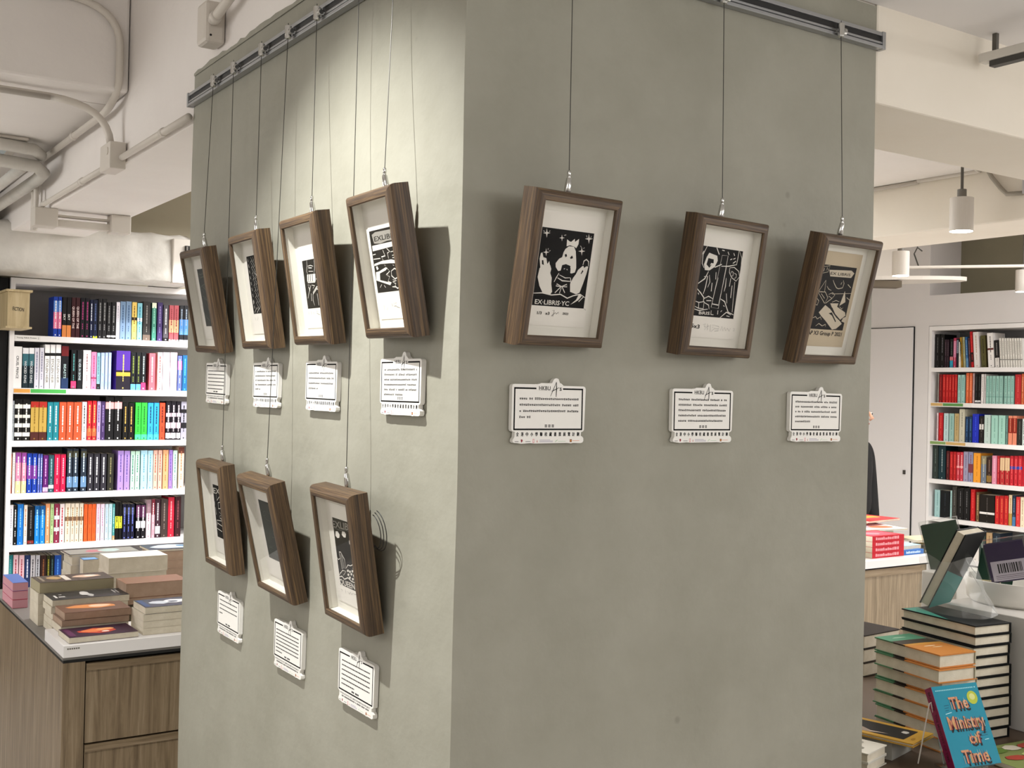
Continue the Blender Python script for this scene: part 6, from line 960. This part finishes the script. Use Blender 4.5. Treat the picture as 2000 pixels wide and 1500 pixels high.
lay_book(3.90, 1.975, .8425, .24, .16, .012, 'd8c8a8', 'beige magazine sloping on the far table books', G5, -.15)
lay_book(3.63, 2.09, .8005, .26, .2, .095, 'e0dcd8', 'thick white magazine bundle behind the red pile', G5, .1)
lay_book(3.66, 2.11, .8965, .27, .21, .008, 'f0ece8', 'white magazine with photo cover atop the magazine bundle', G5, -.2, art=[('p', blob(.6, .4, .3, .25, 10, 5), 'c87858'), ('p', blob(.3, .6, .15, .2, 9, 7), 'a8a4b8')])
lay_book(3.80, 2.20, .9205, .30, .22, .010, 'c8383c', 'orange and red cover magazine highest on the far table', G5, .12, art=[('p', blob(.55, .6, .4, .3, 10, 8), 'e8a04c'), ('p', blob(.5, .3, .3, .15, 10, 9), 'd8484c')])
lay_book(3.18, 2.22, .8005, .34, .24, .12, 'c8c4c0', 'grey white magazine pile under the tilted leaflet', G5, 0)
o = MB().box(0, .36, 0, .26, 0, .002, PAPER).build('leaflet', T=TR(3.26, 2.26, .932, rz=.05, rx=R(14))); tag(o, 'large white leaflet with faint pink drawing, tilted on the magazines', 'leaflet')
m = MB(); m.add([(.14, .03, .0024), (.30, .05, .0024), (.26, .2, .0024), (.2, .22, .0024)], [(0, 1, 2, 3)], ink('e8c4c0')); m.build('pink_print', o)
# ------------------------------------------------------------ person behind the far table
def skin(name, verts, edges, radii, m, parent=None, sub=2, root=0):
    me = bpy.data.meshes.new(name); me.from_pydata(verts, edges, []); me.materials.append(m)
    o = bpy.data.objects.new(name, me); COL.objects.link(o)
    md = o.modifiers.new('skin', 'SKIN'); md.use_smooth_shade = True
    for v, r in zip(me.skin_vertices[0].data, radii): v.radius = r if isinstance(r, tuple) else (r, r)
    me.skin_vertices[0].data[root].use_root = True
    if sub: s_ = o.modifiers.new('sub', 'SUBSURF'); s_.levels = sub; s_.render_levels = sub
    if parent: o.parent = parent
    return o
P = empty('person', TR(4.575, 2.98, 0, rz=R(12))); tag(P, 'person in black clothes with long dark hair, mostly hidden behind the column', 'person')
SKINM = mat('skin_tone', 'c79a80', .55); BLK = mat('black_garment', '0d0d0e', .85); HAIR = mat('dark_hair', '15100d', .5)
# body: pelvis root, spine, neck, head, arms to the wrists, legs
V = [(0, 0, .84), (0, 0, .98), (0, -.01, 1.14), (0, -.01, 1.26), (0, -.005, 1.33), (0, -.02, 1.41), (0, -.035, 1.49), (0, -.03, 1.545),
     (.08, 0, 1.27), (.165, 0, 1.245), (.245, .02, 1.02), (.23, -.05, .80),
     (-.08, 0, 1.27), (-.165, 0, 1.245), (-.20, .02, 1.00), (-.21, -.05, .80),
     (.085, 0, .78), (.095, .01, .44), (.10, .03, .08), (.10, -.10, .035),
     (-.085, 0, .78), (-.095, .01, .44), (-.10, .03, .08), (-.10, -.10, .035)]
E_ = [(0, 1), (1, 2), (2, 3), (3, 4), (4, 5), (5, 6), (6, 7), (3, 8), (8, 9), (9, 10), (10, 11), (3, 12), (12, 13), (13, 14), (14, 15), (0, 16), (16, 17), (17, 18), (18, 19), (0, 20), (20, 21), (21, 22), (22, 23)]
Rr = [(.15, .11), (.13, .10), (.15, .11), (.13, .09), (.05, .05), (.06, .07), (.078, .095), (.06, .07),
      .07, .058, .042, .028, .07, .058, .042, .028, .085, .058, .042, .035, .085, .058, .042, .035]
body = skin('body', V, E_, Rr, SKINM, P)
# clothes: jacket and trousers a little larger than the body, following it
jv = [(0, 0, .80), (0, 0, .98), (0, -.01, 1.14), (0, -.01, 1.265), (.08, 0, 1.275), (.17, 0, 1.25), (.262, .02, 1.03), (.235, -.045, .785), (-.08, 0, 1.275), (-.17, 0, 1.25), (-.225, .02, 1.01), (-.215, -.035, .83), (0, -.01, 1.31)]
skin('jacket', jv, [(0, 1), (1, 2), (2, 3), (3, 12), (3, 4), (4, 5), (5, 6), (6, 7), (3, 8), (8, 9), (9, 10), (10, 11)], [(.20, .15), (.17, .13), (.175, .13), (.15, .11), .085, .075, .072, .045, .085, .075, .072, .045, .07], BLK, P)
skin('trousers', [(0, 0, .86), (.09, 0, .76), (.10, .01, .44), (.105, .03, .10), (-.09, 0, .76), (-.10, .01, .44), (-.105, .03, .10)], [(0, 1), (1, 2), (2, 3), (0, 4), (4, 5), (5, 6)], [(.17, .13), .105, .078, .06, .105, .078, .06], BLK, P)
skin('shoe', [(.105, .05, .035), (.105, -.14, .03)], [(0, 1)], [.042, .036], BLK, P); skin('shoe', [(-.105, .05, .035), (-.105, -.14, .03)], [(0, 1)], [.042, .036], BLK, P)
for s_ in (1, -1):
    ox_ = .02 if s_ > 0 else 0.0
    hv = [(s_*.21+ox_, -.05, .80), (s_*.211+ox_, -.06, .765), (s_*.211+ox_, -.068, .725)]; hr = [.024, (.016, .032), (.014, .034)]; he = [(0, 1), (1, 2)]
    hand = skin('hand', hv, he, hr, SKINM, P, 1)
    for q, (dy, ln_) in enumerate(((-.026, .062), (-.009, .072), (.009, .068), (.026, .052))):
        b0 = (s_*.211+ox_, -.068+dy, .728); skin('finger', [b0, (b0[0]-s_*.004, b0[1]+dy*.1, b0[2]-ln_*.5), (b0[0]-s_*.018, b0[1]+dy*.1, b0[2]-ln_*.9)], [(0, 1), (1, 2)], [.009, .008, .0065], SKINM, hand, 1)
    skin('finger', [(s_*.209+ox_, -.088, .765), (s_*.200+ox_, -.112, .735), (s_*.192+ox_, -.116, .708)], [(0, 1), (1, 2)], [.011, .0095, .008], SKINM, hand, 1)
# face
f = MB(); hz = 1.475
for s_ in (1, -1):
    f.tube([(s_*.030, -.118, hz), (s_*.030, -.127, hz)], [.011, .008], mat('eye_white', 'e8e4de', .3), 10); f.tube([(s_*.030, -.127, hz), (s_*.030, -.130, hz)], .005, mat('iris_dark', '1a120c', .3), 8)
f.build('eyes', P)
MB().tube([(0, -.120, hz+.012), (0, -.145, hz-.028), (0, -.128, hz-.036)], [.007, .012, .008], SKINM, 8).build('nose', P, smooth=True)
MB().tube([(-.024, -.112, hz-.060), (0, -.122, hz-.060), (.024, -.112, hz-.060)], [.003, .006, .003], mat('lips', 'a05a50', .5), 8).build('mouth', P, smooth=True)
for s_ in (1, -1): MB().tube([(s_*.082, -.02, hz+.02), (s_*.092, -.012, hz), (s_*.084, -.02, hz-.03)], [.007, .010, .006], SKINM, 8).build('ear', P, smooth=True)
skin('hair', [(0, .015, hz+.05), (0, .04, hz), (0, .06, 1.38), (0, .075, 1.25), (.075, .0, hz), (.105, .0, 1.36), (.12, .01, 1.20), (-.075, .0, hz), (-.105, .0, 1.36), (-.12, .01, 1.20), (0, -.05, hz+.07)],
     [(0, 1), (1, 2), (2, 3), (0, 4), (4, 5), (5, 6), (0, 7), (7, 8), (8, 9), (0, 10)], [(.095, .08), (.095, .07), (.10, .05), (.08, .035), .035, .045, .028, .035, .045, .028, (.07, .04)], HAIR, P)
